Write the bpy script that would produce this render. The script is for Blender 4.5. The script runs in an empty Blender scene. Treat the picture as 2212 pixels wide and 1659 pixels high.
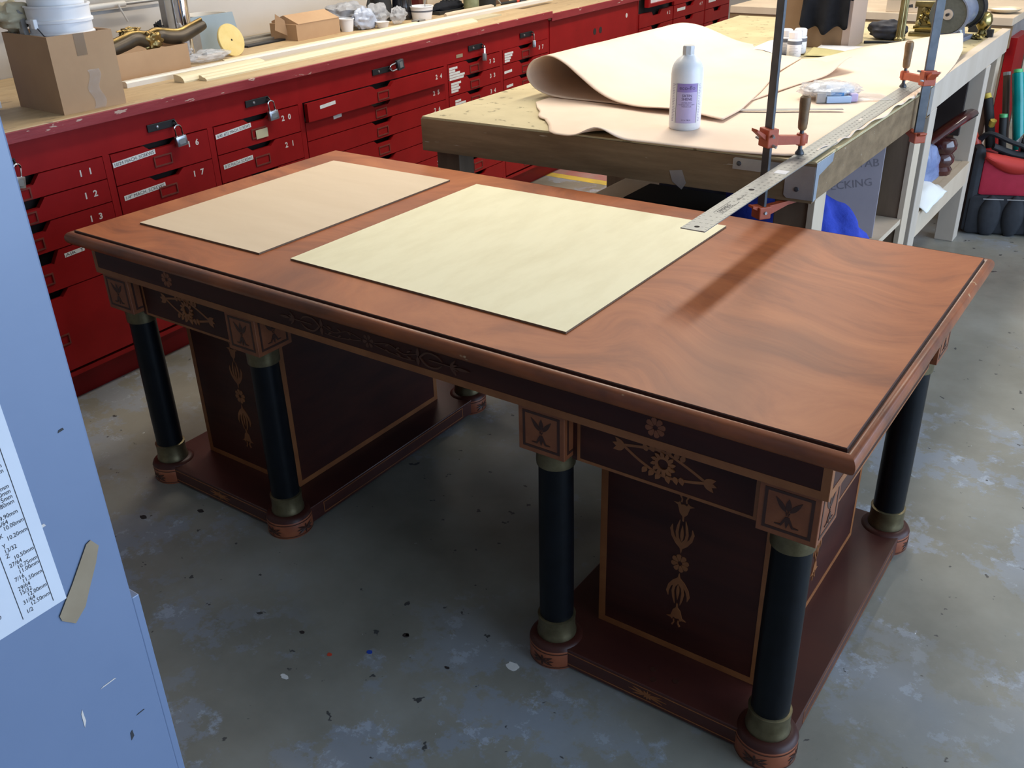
import bpy, bmesh, math, random
from mathutils import Vector, Matrix, noise
R_ = math.radians
random.seed(7)
scene = bpy.context.scene
C = scene.collection

# ------------------------------------------------------------------ camera
cam_d = bpy.data.cameras.new('camera'); cam = bpy.data.objects.new('camera', cam_d); C.objects.link(cam)
cam_d.sensor_width = 36; cam_d.sensor_fit = 'HORIZONTAL'; cam_d.lens = 2042.757/2212*36
cam_d.clip_start = .05; cam_d.clip_end = 60
_y, _p, _r = -0.62426, 0.48346, -0.02913
_f = Vector((math.cos(_p)*math.sin(_y), math.cos(_p)*math.cos(_y), -math.sin(_p)))
_rt = Vector((math.cos(_y), -math.sin(_y), 0)); _up = _rt.cross(_f)
_R = math.cos(_r)*_rt + math.sin(_r)*_up; _U = -math.sin(_r)*_rt + math.cos(_r)*_up
cam.matrix_world = Matrix(((_R.x, _U.x, -_f.x, 2.3446), (_R.y, _U.y, -_f.y, -1.2953), (_R.z, _U.z, -_f.z, 1.5533), (0, 0, 0, 1)))
scene.camera = cam

# ------------------------------------------------------------------ world, lights, exposure
w = bpy.data.worlds.new('world'); scene.world = w; w.use_nodes = True
w.node_tree.nodes['Background'].inputs[0].default_value = (.55, .72, 1, 1)
w.node_tree.nodes['Background'].inputs[1].default_value = .9
vs = scene.view_settings
vs.view_transform = 'Standard'; vs.look = 'None'; vs.exposure = 0.0; vs.gamma = 1; vs.use_curve_mapping = False

def area(name, loc, sx, sy, power, col, rot=(0, 0, 0)):
    d = bpy.data.lights.new(name, 'AREA'); d.shape = 'RECTANGLE'; d.size = sx; d.size_y = sy; d.energy = power; d.color = col
    o = bpy.data.objects.new(name, d); o.location = loc; o.rotation_euler = rot; C.objects.link(o); return o
WARM = (1, .93, .80)
area('tube_light_bench', (.55, 2.95, 3.04), .35, 2.4, 70, WARM)
area('tube_light_counter', (-.75, 2.3, 3.04), .35, 2.4, 34, WARM)
area('tube_light_aisle', (2.6, 3.8, 3.04), .35, 2.4, 26, WARM)
area('tube_light_far', (.6, 5.4, 3.04), .35, 1.6, 30, WARM)
area('doorway_daylight', (5.95, 1.65, 1.5), 6.5, 2.7, 290, (.55, .74, 1), (R_(90), 0, R_(90)))

# ------------------------------------------------------------------ materials
MATS = {}
def lin(c):
    return tuple(((x/255)/12.92 if x/255 <= .04045 else ((x/255+.055)/1.055)**2.4) for x in c)
def mat(name, c, c2=None, scale=6, rough=.6, metal=0, stretch=(1, 1, 1), bump=0, bscale=None, lo=.35, hi=.65, detail=5,
        spot=None, sscale=40, sth=.7, coat=0, trans=0, emit=0, rvar=0, alpha=1, distort=0, spec=.5, sheen=0):
    """base colour c mixed with c2 by a noise; optional spots of another colour; all in object coordinates"""
    if name in MATS: return MATS[name]
    m = bpy.data.materials.new(name); m.use_nodes = True; nt = m.node_tree; N = nt.nodes; Lk = nt.links
    b = N['Principled BSDF']
    b.inputs['Roughness'].default_value = rough; b.inputs['Metallic'].default_value = metal
    b.inputs['Specular IOR Level'].default_value = spec
    if coat: b.inputs['Coat Weight'].default_value = coat; b.inputs['Coat Roughness'].default_value = .12
    if trans: b.inputs['Transmission Weight'].default_value = trans
    if alpha < 1: b.inputs['Alpha'].default_value = alpha
    if sheen: b.inputs['Sheen Weight'].default_value = sheen
    if emit: b.inputs['Emission Color'].default_value = (*c, 1); b.inputs['Emission Strength'].default_value = emit
    b.inputs['Base Color'].default_value = (*c, 1)
    if c2 or bump or spot:
        tc = N.new('ShaderNodeTexCoord'); mp = N.new('ShaderNodeMapping'); mp.inputs['Scale'].default_value = stretch
        Lk.new(tc.outputs['Object'], mp.inputs['Vector'])
        def nz(s, det=detail, dist=0):
            n = N.new('ShaderNodeTexNoise'); n.inputs['Scale'].default_value = s; n.inputs['Detail'].default_value = det
            n.inputs['Distortion'].default_value = dist
            n.inputs['Roughness'].default_value = .62
            Lk.new(mp.outputs[0], n.inputs['Vector']); return n
        col = None
        if c2:
            n = nz(scale, dist=distort); rp = N.new('ShaderNodeValToRGB')
            rp.color_ramp.elements[0].position = lo; rp.color_ramp.elements[1].position = hi
            rp.color_ramp.elements[0].color = (*c, 1); rp.color_ramp.elements[1].color = (*c2, 1)
            Lk.new(n.outputs['Fac'], rp.inputs[0]); col = rp.outputs[0]
            if rvar:
                mr = N.new('ShaderNodeMapRange'); mr.inputs['To Min'].default_value = rough-rvar; mr.inputs['To Max'].default_value = rough+rvar
                Lk.new(n.outputs['Fac'], mr.inputs[0]); Lk.new(mr.outputs[0], b.inputs['Roughness'])
        if spot:
            n = nz(sscale, 3); rp = N.new('ShaderNodeValToRGB')
            rp.color_ramp.elements[0].position = sth; rp.color_ramp.elements[1].position = min(1, sth+.03)
            rp.color_ramp.elements[0].color = (0, 0, 0, 1); rp.color_ramp.elements[1].color = (1, 1, 1, 1)
            Lk.new(n.outputs['Fac'], rp.inputs[0])
            mx = N.new('ShaderNodeMix'); mx.data_type = 'RGBA'
            Lk.new(rp.outputs[0], mx.inputs[0])
            if col: Lk.new(col, mx.inputs[6])
            else: mx.inputs[6].default_value = (*c, 1)
            mx.inputs[7].default_value = (*spot, 1); col = mx.outputs[2]
        if col: Lk.new(col, b.inputs['Base Color'])
        if bump:
            n = nz(bscale or scale*3); bp = N.new('ShaderNodeBump'); bp.inputs['Strength'].default_value = bump; bp.inputs['Distance'].default_value = .004
            Lk.new(n.outputs['Fac'], bp.inputs['Height']); Lk.new(bp.outputs[0], b.inputs['Normal'])
    MATS[name] = m; return m
def rgb(*c): return lin(c)

def node_mat(name):
    m = bpy.data.materials.new(name); m.use_nodes = True; MATS[name] = m
    return m, m.node_tree.nodes, m.node_tree.links, m.node_tree.nodes['Principled BSDF']
def ramp(N, stops):
    r = N.new('ShaderNodeValToRGB'); e = r.color_ramp.elements
    while len(e) < len(stops): e.new(.5)
    for k, (p, c) in enumerate(stops): e[k].position = p; e[k].color = (*c, 1)
    return r

# concrete floor: grey slab, worn bluish paint patches, dark and white drips
def floor_mat():
    m, N, L, b = node_mat('worn_concrete')
    tc = N.new('ShaderNodeTexCoord')
    def nz(s, d=6, off=(0, 0, 0), ro=.6):
        mp = N.new('ShaderNodeMapping'); mp.inputs['Location'].default_value = off; L.new(tc.outputs['Object'], mp.inputs[0])
        n = N.new('ShaderNodeTexNoise'); n.inputs['Scale'].default_value = s; n.inputs['Detail'].default_value = d; n.inputs['Roughness'].default_value = ro
        L.new(mp.outputs[0], n.inputs['Vector']); return n.outputs['Fac']
    base = ramp(N, [(.3, (.155, .148, .12)), (.55, (.23, .222, .187)), (.75, (.285, .282, .25))]); L.new(nz(2.2), base.inputs[0])
    def over(prev, fac, col):
        x = N.new('ShaderNodeMix'); x.data_type = 'RGBA'; L.new(fac, x.inputs[0]); L.new(prev, x.inputs[6]); x.inputs[7].default_value = (*col, 1); return x.outputs[2]
    def mul(a, c):
        q = N.new('ShaderNodeMath'); q.operation = 'MULTIPLY'; L.new(a, q.inputs[0]); L.new(c, q.inputs[1]); return q.outputs[0]
    r1 = ramp(N, [(.50, (0, 0, 0)), (.53, (.75, .75, .75))]); L.new(nz(2.8, 14, (3.1, 7.7, 0), .74), r1.inputs[0])
    rm = ramp(N, [(.42, (0, 0, 0)), (.56, (.75, .75, .75))]); L.new(nz(.85, 3, (4.6, 1.3, 0)), rm.inputs[0]); pm = mul(r1.outputs[0], rm.outputs[0])
    c = over(base.outputs[0], pm, (.25, .29, .36))
    r2 = ramp(N, [(.55, (0, 0, 0)), (.58, (.8, .8, .8))]); L.new(nz(11, 12, (1, 2, 0), .74), r2.inputs[0])
    c = over(c, mul(r2.outputs[0], pm), (.44, .49, .58))
    r3 = ramp(N, [(.68, (0, 0, 0)), (.70, (1, 1, 1))]); L.new(nz(22, 3, (5, 5, 0)), r3.inputs[0])
    c = over(c, r3.outputs[0], (.05, .05, .05))
    r4 = ramp(N, [(.73, (0, 0, 0)), (.75, (1, 1, 1))]); L.new(nz(30, 4, (9, 1, 0)), r4.inputs[0])
    c = over(c, r4.outputs[0], (.62, .64, .66))
    L.new(c, b.inputs['Base Color'])
    rr = ramp(N, [(.3, (.30, .30, .30)), (.7, (.55, .55, .55))]); L.new(nz(5), rr.inputs[0]); L.new(rr.outputs[0], b.inputs['Roughness'])
    bp = N.new('ShaderNodeBump'); bp.inputs['Strength'].default_value = .12; bp.inputs['Distance'].default_value = .004
    L.new(nz(30, 8), bp.inputs['Height']); L.new(bp.outputs[0], b.inputs['Normal'])
    return m
# flame mahogany veneer
def veneer_mat():
    m, N, L, b = node_mat('flame_mahogany')
    tc = N.new('ShaderNodeTexCoord')
    n0 = N.new('ShaderNodeTexNoise'); n0.inputs['Scale'].default_value = 1.4; n0.inputs['Detail'].default_value = 2; L.new(tc.outputs['Object'], n0.inputs['Vector'])
    sc = N.new('ShaderNodeVectorMath'); sc.operation = 'SCALE'; sc.inputs['Scale'].default_value = .85; L.new(n0.outputs['Color'], sc.inputs[0])
    ad = N.new('ShaderNodeVectorMath'); ad.operation = 'ADD'; L.new(tc.outputs['Object'], ad.inputs[0]); L.new(sc.outputs[0], ad.inputs[1])
    mp = N.new('ShaderNodeMapping'); mp.inputs['Scale'].default_value = (1.6, 5.5, 1); mp.inputs['Rotation'].default_value = (0, 0, R_(-20)); L.new(ad.outputs[0], mp.inputs[0])
    n1 = N.new('ShaderNodeTexNoise'); n1.inputs['Scale'].default_value = 1.9; n1.inputs['Detail'].default_value = 12; n1.inputs['Roughness'].default_value = .66; L.new(mp.outputs[0], n1.inputs['Vector'])
    r1 = ramp(N, [(.30, (.21, .050, .013)), (.50, (.365, .100, .027)), (.72, (.47, .150, .045))]); L.new(n1.outputs['Fac'], r1.inputs[0])
    # darker clouds by noise, mixed into the wood colour
    n2 = N.new('ShaderNodeTexNoise'); n2.inputs['Scale'].default_value = 2.3; n2.inputs['Detail'].default_value = 2; L.new(tc.outputs['Object'], n2.inputs['Vector'])
    r2 = ramp(N, [(.52, (0, 0, 0)), (.70, (.45, .45, .45))]); L.new(n2.outputs['Fac'], r2.inputs[0])
    mx = N.new('ShaderNodeMix'); mx.data_type = 'RGBA'; L.new(r2.outputs[0], mx.inputs[0]); L.new(r1.outputs[0], mx.inputs[6]); mx.inputs[7].default_value = (.13, .036, .016, 1)
    L.new(mx.outputs[2], b.inputs['Base Color'])
    b.inputs['Roughness'].default_value = .46; b.inputs['Specular IOR Level'].default_value = .35
    return m

M_floor = floor_mat(); M_veneer = veneer_mat()
M_wall = mat('painted_wall', (.47, .43, .39), (.51, .47, .43), 2, .85)
M_ceil = mat('ceiling_paint', (.62, .60, .56), rough=.9)
M_mould = mat('worn_mahogany_edge', (.33, .088, .024), (.13, .038, .015), 8, .34, stretch=(.5, 1, 1), spot=(.48, .30, .16), sscale=34, sth=.70, bump=.15)
M_dmah = mat('dark_mahogany', (.034, .0085, .006), (.058, .0145, .009), 5, .42, stretch=(.4, 1, 3), spec=.28)
M_plinth = mat('plinth_mahogany', (.044, .011, .009), (.070, .018, .012), 5, .36, stretch=(.4, 1, 3))
M_band = mat('light_inlay_wood', (.22, .072, .021), (.29, .105, .032), 14, .45)
M_block = mat('burr_veneer', (.18, .052, .019), (.25, .08, .029), 16, .45)
M_drum = mat('drum_veneer', (.21, .055, .025), (.29, .085, .035), 14, .45)
M_dinl = mat('dark_inlay_wood', (.045, .014, .008), rough=.45)
M_black = mat('ebonised_wood', (.0025, .003, .0042), (.004, .005, .007), 30, .42, spot=(.06, .07, .075), sscale=26, sth=.77, spec=.22)
M_collar = mat('tarnished_brass', (.125, .100, .052), (.20, .165, .09), 26, .42, .75)
M_ply1 = mat('pinkish_plywood', (.68, .525, .36), (.72, .565, .395), 2, .6, stretch=(1.0, 5, 1))
M_ply2 = mat('yellowish_plywood', (.84, .77, .52), (.73, .65, .41), 2.6, .55, stretch=(5, 1.6, 1), lo=.42, hi=.85)
M_plyedge = mat('plywood_edge', (.16, .10, .06), rough=.7)
M_red = mat('red_gloss_paint', (.235, .006, .007), (.275, .008, .009), 7, .42, spot=(.13, .005, .008), sscale=30, sth=.72, spec=.2)
M_redlip = mat('scuffed_red_edge', (.23, .016, .022), (.29, .030, .035), 12, .45, spot=(.50, .34, .27), sscale=26, sth=.655, stretch=(1, .45, 2), bump=.2)
M_dark = mat('dark_parts_and_painted_shade', (.02, .012, .01), rough=.9)  # shade of insides and holes as colour; also dark tray and drips
M_counter = mat('old_counter_wood', (.40, .275, .145), (.50, .36, .20), 6, .6, stretch=(4, .5, 1), spot=(.24, .17, .10), sscale=12, sth=.64, bump=.1)
M_steel = mat('zinc_steel', (.52, .53, .55), (.42, .43, .45), 20, .32, .9)
M_dsteel = mat('blued_steel', (.055, .058, .066), (.085, .088, .095), 20, .42, .5)
M_hasp = mat('black_iron', (.016, .016, .018), rough=.5, metal=.3)
M_print = mat('white_stencil_paint', (.62, .55, .50), rough=.7)
M_label = mat('paper_label', (.72, .71, .68), (.62, .61, .58), 30, .6)
M_ink = mat('black_ink', (.03, .03, .035), rough=.7)
M_holder = mat('painted_label_holder', (.16, .035, .028), (.22, .05, .035), 30, .4, .3)
M_card = mat('cardboard', (.40, .245, .135), (.45, .285, .16), 4, .8)
M_cardin = mat('cardboard_inside', (.34, .21, .12), rough=.85)
M_tape = mat('packing_tape', (.30, .19, .10), rough=.25, alpha=.6)
M_cleartape = mat('shiny_clear_tape', (.55, .48, .42), rough=.12, alpha=.35, bump=.6, bscale=40)
M_leather = mat('natural_leather', (.74, .55, .41), (.80, .61, .47), 2.5, .62, bump=.05, bscale=60)
M_leather2 = mat('natural_leather_light', (.74, .56, .425), (.79, .62, .485), 2.5, .6, bump=.05, bscale=60)
M_bench = mat('oiled_bench_wood', (.15, .092, .042), (.24, .155, .078), 5, .6, stretch=(.6, 2.5, 5), spot=(.40, .34, .26), sscale=16, sth=.70, bump=.25)
M_benchtop = mat('bench_top_wood', (.54, .45, .26), (.44, .36, .20), 5, .6, spot=(.22, .18, .09), sscale=20, sth=.62, bump=.1)
M_pale = mat('raw_pine', (.50, .39, .28), (.57, .46, .34), 6, .7, stretch=(1, 1, .2))
M_palew = mat('white_pine', (.46, .38, .30), (.52, .44, .36), 6, .7, stretch=(1, 1, .2))
M_brownleg = mat('brown_bench_leg', (.13, .085, .052), (.20, .135, .085), 6, .65, stretch=(2, 2, .3))
M_zinc = mat('galvanised_sheet', (.30, .29, .28), (.38, .37, .36), 10, .45, .5)
M_bluezinc = mat('galvanised_corner', (.36, .41, .48), (.30, .34, .40), 16, .4, .4, spot=(.12, .13, .15), sscale=18, sth=.68)
M_alu = mat('brushed_aluminium', (.27, .275, .265), (.31, .315, .30), 60, .42, .55, stretch=(1, .05, 1))
M_orange = mat('orange_cast_iron', (.46, .085, .028), (.38, .065, .022), 14, .5, bump=.2)
M_handle = mat('worn_wood_handle', (.27, .155, .062), (.13, .075, .035), 22, .5, spot=(.40, .30, .18), sscale=40, sth=.7)
M_white = mat('white_plastic', (.78, .78, .80), rough=.32)
M_whitecap = mat('grey_white_cap', (.60, .60, .60), rough=.4)
M_purple = mat('lavender_label', (.46, .38, .60), (.52, .44, .66), 4, .45)
M_purpledk = mat('dark_lavender_band', (.28, .20, .46), rough=.45)
M_purpleink = mat('purple_ink', (.085, .06, .14), rough=.5)
M_grey = mat('grey_band', (.12, .13, .16), rough=.5)
M_blackcloth = mat('black_cloth', (.007, .0075, .010), (.013, .014, .018), 20, .95, spec=.2)
M_navy = mat('navy_cloth', (.014, .015, .026), (.03, .032, .045), 16, .7)
M_bluecloth = mat('blue_moving_blanket', (.018, .040, .34), (.026, .058, .46), 12, .85, bump=.8, bscale=34)
M_brass = mat('polished_brass', (.50, .40, .15), (.34, .27, .11), 16, .22, 1)
M_dbrass = mat('aged_brass', (.20, .165, .075), (.30, .25, .12), 16, .35, .85)
M_grind = mat('grinding_wheel', (.075, .078, .068), (.095, .098, .086), 90, .9)
M_grindbody = mat('blue_grey_enamel', (.13, .15, .21), (.17, .19, .25), 9, .3)
M_cab = mat('grey_blue_enamel', (.135, .185, .30), (.160, .212, .335), 2, .36, spec=.9, spot=(.08, .09, .12), sscale=9, sth=.74, bump=.05, bscale=12)
M_masking = mat('masking_tape', (.27, .20, .125), (.32, .245, .16), 14, .7)
M_paper = mat('chart_paper', (.66, .68, .74), (.60, .62, .68), 5, .7)
M_plastic = mat('clear_poly_bag', (.62, .63, .66), rough=.18, alpha=.42, bump=.7, bscale=22)
M_bluebag = mat('blue_tinted_bag', (.30, .36, .58), (.20, .25, .45), 20, .2, bump=.9, bscale=26, alpha=.75)
M_cloth = mat('canvas_scrap', (.52, .46, .32), (.47, .41, .28), 6, .9, bump=.5)
M_whitecloth = mat('white_rag', (.76, .74, .70), rough=.85, bump=.3, bscale=14)
M_chrome = mat('chrome', (.72, .72, .74), rough=.10, metal=1)
M_bronze = mat('bronze_casting', (.16, .105, .038), (.34, .24, .085), 12, .3, .85, lo=.45, hi=.7)
M_dbronze = mat('dark_bronze', (.035, .026, .018), (.07, .05, .03), 10, .4, .4)
M_greyboard = mat('grey_blue_board', (.23, .29, .33), (.26, .32, .36), 4, .6)
M_disc = mat('yellow_felt_disc', (.66, .50, .19), (.72, .56, .24), 20, .9)
M_trim = mat('cream_moulding_paint', (.66, .57, .37), (.70, .61, .41), 3, .45, stretch=(2, .2, 2))
M_trimw = mat('white_moulding_paint', (.66, .61, .54), rough=.4)
M_dustbar = mat('dusty_metal_bar', (.16, .14, .11), (.22, .19, .15), 14, .6)
M_glaze = mat('black_glaze', (.008, .009, .014), rough=.12, coat=.5)
M_glass = mat('murky_glass_jar', (.22, .24, .13), (.34, .36, .22), 10, .12, alpha=.85)
M_rub = mat('black_rubber', (.014, .014, .014), rough=.7)
M_bagred = mat('red_canvas', (.40, .012, .035), (.45, .016, .045), 30, .75)
M_bagblk = mat('black_canvas', (.012, .013, .017), (.02, .021, .026), 30, .8)
M_teal = mat('teal_plastic', (.0, .20, .19), (.0, .28, .26), 6, .2)
M_orangep = mat('orange_red_plastic', (.55, .06, .03), rough=.4)
M_yellowp = mat('yellow_plastic', (.65, .48, .08), rough=.4)
M_greenp = mat('green_plastic', (.08, .40, .14), rough=.4)
M_varn = mat('varnished_dark_wood', (.04, .008, .008), (.075, .014, .012), 12, .14, coat=.6)
M_violetcard = mat('pale_violet_carton', (.30, .26, .28), (.36, .31, .33), 3, .8)
M_yellowpaint = mat('yellow_floor_paint', (.60, .42, .05), (.42, .32, .08), 8, .6)
M_redfloor = mat('worn_red_floor_paint', (.34, .09, .08), (.30, .20, .18), 5, .6)
M_plate = mat('stoneware', (.55, .46, .32), rough=.4)
M_brownpanel = mat('brown_panel', (.085, .045, .026), (.11, .06, .035), 4, .6)
M_bluebox = mat('blue_print_carton', (.015, .055, .36), rough=.5)
M_tube = mat('lit_tube', (1, .95, .85), rough=.5, emit=6)
M_green = mat('green_box', (.10, .24, .17), rough=.6)

# ------------------------------------------------------------------ mesh helpers
class MB:
    def __init__(s): s.v = []; s.f = []
    def add(s, vs, fs):
        n = len(s.v); s.v += [tuple(v) for v in vs]; s.f += [tuple(i+n for i in f) for f in fs]; return s
    def box(s, x0, x1, y0, y1, z0, z1, bev=0):
        if bev <= 0:
            return s.add([(x0, y0, z0), (x1, y0, z0), (x1, y1, z0), (x0, y1, z0), (x0, y0, z1), (x1, y0, z1), (x1, y1, z1), (x0, y1, z1)],
                         [(0, 3, 2, 1), (4, 5, 6, 7), (0, 1, 5, 4), (1, 2, 6, 5), (2, 3, 7, 6), (3, 0, 4, 7)])
        bm = bmesh.new(); r = bmesh.ops.create_cube(bm, size=1)
        for v in bm.verts: v.co = Vector(((x0+x1)/2+v.co.x*(x1-x0), (y0+y1)/2+v.co.y*(y1-y0), (z0+z1)/2+v.co.z*(z1-z0)))
        bmesh.ops.bevel(bm, geom=list(bm.edges), offset=bev, segments=2, affect='EDGES', profile=.5)
        bm.verts.index_update()
        s.add([v.co[:] for v in bm.verts], [[v.index for v in f.verts] for f in bm.faces]); bm.free(); return s
    def ext(s, poly, o, ux, uy, n, t, cap0=True):
        """polygon in the plane (o, ux, uy) extruded by t along n"""
        o, ux, uy, n = Vector(o), Vector(ux), Vector(uy), Vector(n)
        k = len(poly); a = [o+ux*p[0]+uy*p[1] for p in poly]; b = [p+n*t for p in a]
        area2 = sum(poly[i][0]*poly[(i+1) % k][1]-poly[(i+1) % k][0]*poly[i][1] for i in range(k))
        flip = (area2 < 0) != (ux.cross(uy).dot(n)*t < 0)
        top = list(range(k, 2*k)); bot = list(range(k))[::-1]; sides = [(i, (i+1) % k, k+(i+1) % k, k+i) for i in range(k)]
        fs = ([bot] if cap0 else [])+[top]+sides
        if flip: fs = [tuple(f)[::-1] for f in fs]
        return s.add(a+b, fs)
    def lathe(s, prof, c=(0, 0, 0), seg=24, axis=(0, 0, 1), a0=0, caps=True):
        ax = Vector(axis).normalized(); q = Vector((0, 0, 1)).rotation_difference(ax); c = Vector(c)
        vs = []; n = len(prof)
        for r, z in prof:
            for k in range(seg):
                t = a0+2*math.pi*k/seg; vs.append(c+q @ Vector((r*math.cos(t), r*math.sin(t), z)))
        fs = [(i*seg+k, i*seg+(k+1) % seg, (i+1)*seg+(k+1) % seg, (i+1)*seg+k) for i in range(n-1) for k in range(seg)]
        if caps:
            if prof[0][0] > 1e-5: fs.append(tuple(range(seg))[::-1])
            if prof[-1][0] > 1e-5: fs.append(tuple((n-1)*seg+k for k in range(seg)))
        return s.add(vs, fs)
    def tube(s, path, r, seg=8, flat=1.0):
        P = [Vector(p) for p in path]; n = len(P); rs = r if isinstance(r, (list, tuple)) else [r]*n
        vs = []; up = Vector((0, 0, 1)); prev = None
        for i in range(n):
            t = (P[min(i+1, n-1)]-P[max(i-1, 0)]).normalized()
            if prev is None:
                a = up if abs(t.z) < .9 else Vector((1, 0, 0)); x = t.cross(a).normalized()
            else:
                x = (prev-t*prev.dot(t)).normalized()
            prev = x; y = t.cross(x)
            for k in range(seg):
                th = 2*math.pi*k/seg; vs.append(P[i]+x*math.cos(th)*rs[i]+y*math.sin(th)*rs[i]*flat)
        fs = [(i*seg+k, i*seg+(k+1) % seg, (i+1)*seg+(k+1) % seg, (i+1)*seg+k) for i in range(n-1) for k in range(seg)]
        fs += [tuple(range(seg))[::-1], tuple((n-1)*seg+k for k in range(seg))]
        return s.add(vs, fs)
    def grid(s, nu, nv, fn):
        vs = [fn(i/(nu-1), j/(nv-1)) for j in range(nv) for i in range(nu)]
        return s.add(vs, [(j*nu+i, j*nu+i+1, (j+1)*nu+i+1, (j+1)*nu+i) for j in range(nv-1) for i in range(nu-1)])
    def xf(s, M):
        s.v = [tuple(M @ Vector(v)) for v in s.v]; return s
    def mesh(s, name, m, smooth=False, ang=38):
        me = bpy.data.meshes.new(name); me.from_pydata(s.v, [], s.f); me.update()
        if m: me.materials.append(m)
        if smooth:
            me.polygons.foreach_set('use_smooth', [True]*len(me.polygons)); me.set_sharp_from_angle(angle=R_(ang))
        return me
    def build(s, name, m, parent=None, smooth=False, ang=38, loc=None, rot=None, thick=0, off=0, **tags):
        o = bpy.data.objects.new(name, s.mesh(name, m, smooth, ang)); C.objects.link(o)
        if parent: o.parent = parent
        if loc is not None: o.location = loc
        if rot is not None: o.rotation_euler = rot
        if thick:
            md = o.modifiers.new('solidify', 'SOLIDIFY'); md.thickness = thick; md.offset = off
        for k, v in tags.items(): o[k] = v
        return o
def share(me, name, parent, loc=None, rot=None):
    o = bpy.data.objects.new(name, me); C.objects.link(o); o.parent = parent
    if loc is not None: o.location = loc
    if rot is not None: o.rotation_euler = rot
    return o
def thing(name, label, cat, loc=(0, 0, 0), rz=0, group=None, rot=None):
    o = bpy.data.objects.new(name, None); C.objects.link(o); o.location = loc; o.rotation_euler = rot or (0, 0, rz)
    o.empty_display_size = .05; o['label'] = label; o['category'] = cat
    if group: o['group'] = group
    return o
def tag(o, label, cat, group=None):
    o['label'] = label; o['category'] = cat
    if group: o['group'] = group
    return o
def copy_tree(o, parent=None):
    c = o.copy(); C.objects.link(c); c.parent = parent
    for ch in list(o.children): copy_tree(ch, c)
    return c
TXT = {}
def text2d(st, size, align='LEFT', bold=0):
    """flat text as (verts2d, faces)"""
    key = (st, align, bold)
    if key not in TXT:
        cu = bpy.data.curves.new('t', 'FONT'); cu.body = st; cu.size = 1; cu.align_x = align; cu.resolution_u = 2; cu.offset = bold
        ob = bpy.data.objects.new('t', cu); C.objects.link(ob); dg = bpy.context.evaluated_depsgraph_get()
        me = bpy.data.meshes.new_from_object(ob.evaluated_get(dg))
        TXT[key] = ([(v.co.x, v.co.y) for v in me.vertices], [tuple(p.vertices) for p in me.polygons])
        bpy.data.objects.remove(ob); bpy.data.curves.remove(cu); bpy.data.meshes.remove(me)
    vs, fs = TXT[key]; return [(x*size, y*size) for x, y in vs], fs
def put_text(mb, st, size, o, ux, uy, align='LEFT', sx=1.0, bold=0):
    vs, fs = text2d(st, size, align, bold); o, ux, uy = Vector(o), Vector(ux), Vector(uy)
    mb.add([o+ux*x*sx+uy*y for x, y in vs], fs); return mb
def catmull(pts, n):
    P = [Vector(p) for p in pts]; out = []; m = len(P)-1
    for k in range(n):
        t = k/(n-1)*m; i = min(int(t), m-1); t -= i
        p0, p1, p2, p3 = P[max(i-1, 0)], P[i], P[i+1], P[min(i+2, m)]
        out.append(.5*((2*p1)+(-p0+p2)*t+(2*p0-5*p1+4*p2-p3)*t*t+(-p0+3*p1-3*p2+p3)*t**3))
    return out
def interp(x, tab):
    if x <= tab[0][0]: return tab[0][1]
    for (a, b), (c, d) in zip(tab, tab[1:]):
        if x <= c: return b+(d-b)*(x-a)/(c-a)
    return tab[-1][1]
def nz3(x, y, z): return noise.noise(Vector((x, y, z)))
def blob(c, r, seed=0, amp=.25, f=3.0, seg=44, rings=28, flatz=None, ridge=False):
    """crumpled lump: a displaced sphere; ridge=True cuts it into creased facets"""
    mb = MB(); vs = []; rnd = random.Random(seed)
    cuts = [(Vector((rnd.gauss(0, 1), rnd.gauss(0, 1), rnd.gauss(0, 1))).normalized(), rnd.uniform(.74, 1.08)) for _ in range(80)]
    for j in range(rings+1):
        ph = math.pi*j/rings
        for i in range(seg):
            th = 2*math.pi*i/seg; d = Vector((math.sin(ph)*math.cos(th), math.sin(ph)*math.sin(th), math.cos(ph)))
            nn = noise.noise(d*f*.8+Vector((seed*7.31+.4, seed*3.17+.2, seed*1.13+.7)))+.22*noise.noise(d*f*2.1+Vector((seed+.37, .61, 5.3)))
            k = 1+amp*nn
            if ridge: k = min([1.25]+[h/max(.05, d.dot(q)) for q, h in cuts])*(1+.45*amp*nn)
            v = Vector((c[0]+d.x*r[0]*k, c[1]+d.y*r[1]*k, c[2]+d.z*r[2]*k))
            if flatz is not None: v.z = max(v.z, flatz)
            vs.append(v)
    fs = [(j*seg+i, (j+1)*seg+i, (j+1)*seg+(i+1) % seg, j*seg+(i+1) % seg) for j in range(rings) for i in range(seg)]
    return mb.add(vs, fs)

# ================================================================== SETTING
CA = R_(2.6); OC = Vector((-.565, 0, 0))
EU = Vector((-math.sin(CA), math.cos(CA), 0)); EW = Vector((math.cos(CA), math.sin(CA), 0))
def cabp(wd, u, z=0): return OC+EW*wd+EU*u+Vector((0, 0, z))
def struct(o): o['kind'] = 'structure'; return o
XR, YN, YF, ZC = 6.0, -4.2, 6.9, 3.15
fl = struct(MB().box(-2.4, XR, YN, YF, -.1, 0).build('floor', M_floor))
MB().ext([(-.86, 3.44), (1.2, 3.44), (1.2, 3.515), (-.86, 3.515)], (0, 0, .0004), (1, 0, 0), (0, 1, 0), (0, 0, 1), .0006).build('painted_stripe', M_yellowpaint, fl, label='worn yellow floor stripe')
MB().ext([(-.86, 3.516), (1.2, 3.516), (1.2, 4.6), (-.86, 4.6)], (0, 0, .0004), (1, 0, 0), (0, 1, 0), (0, 0, 1), .0006).build('painted_area', M_redfloor, fl, label='worn red floor paint')
wl = struct(MB().box(-.12, 0, -4.4, 7.2, 0, ZC).build('wall_left', M_wall)); wl.location = cabp(-.875, 0); wl.rotation_euler = (0, 0, CA)
struct(MB().box(-2.4, XR, YF, YF+.12, 0, ZC).build('wall_far', M_wall))
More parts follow.
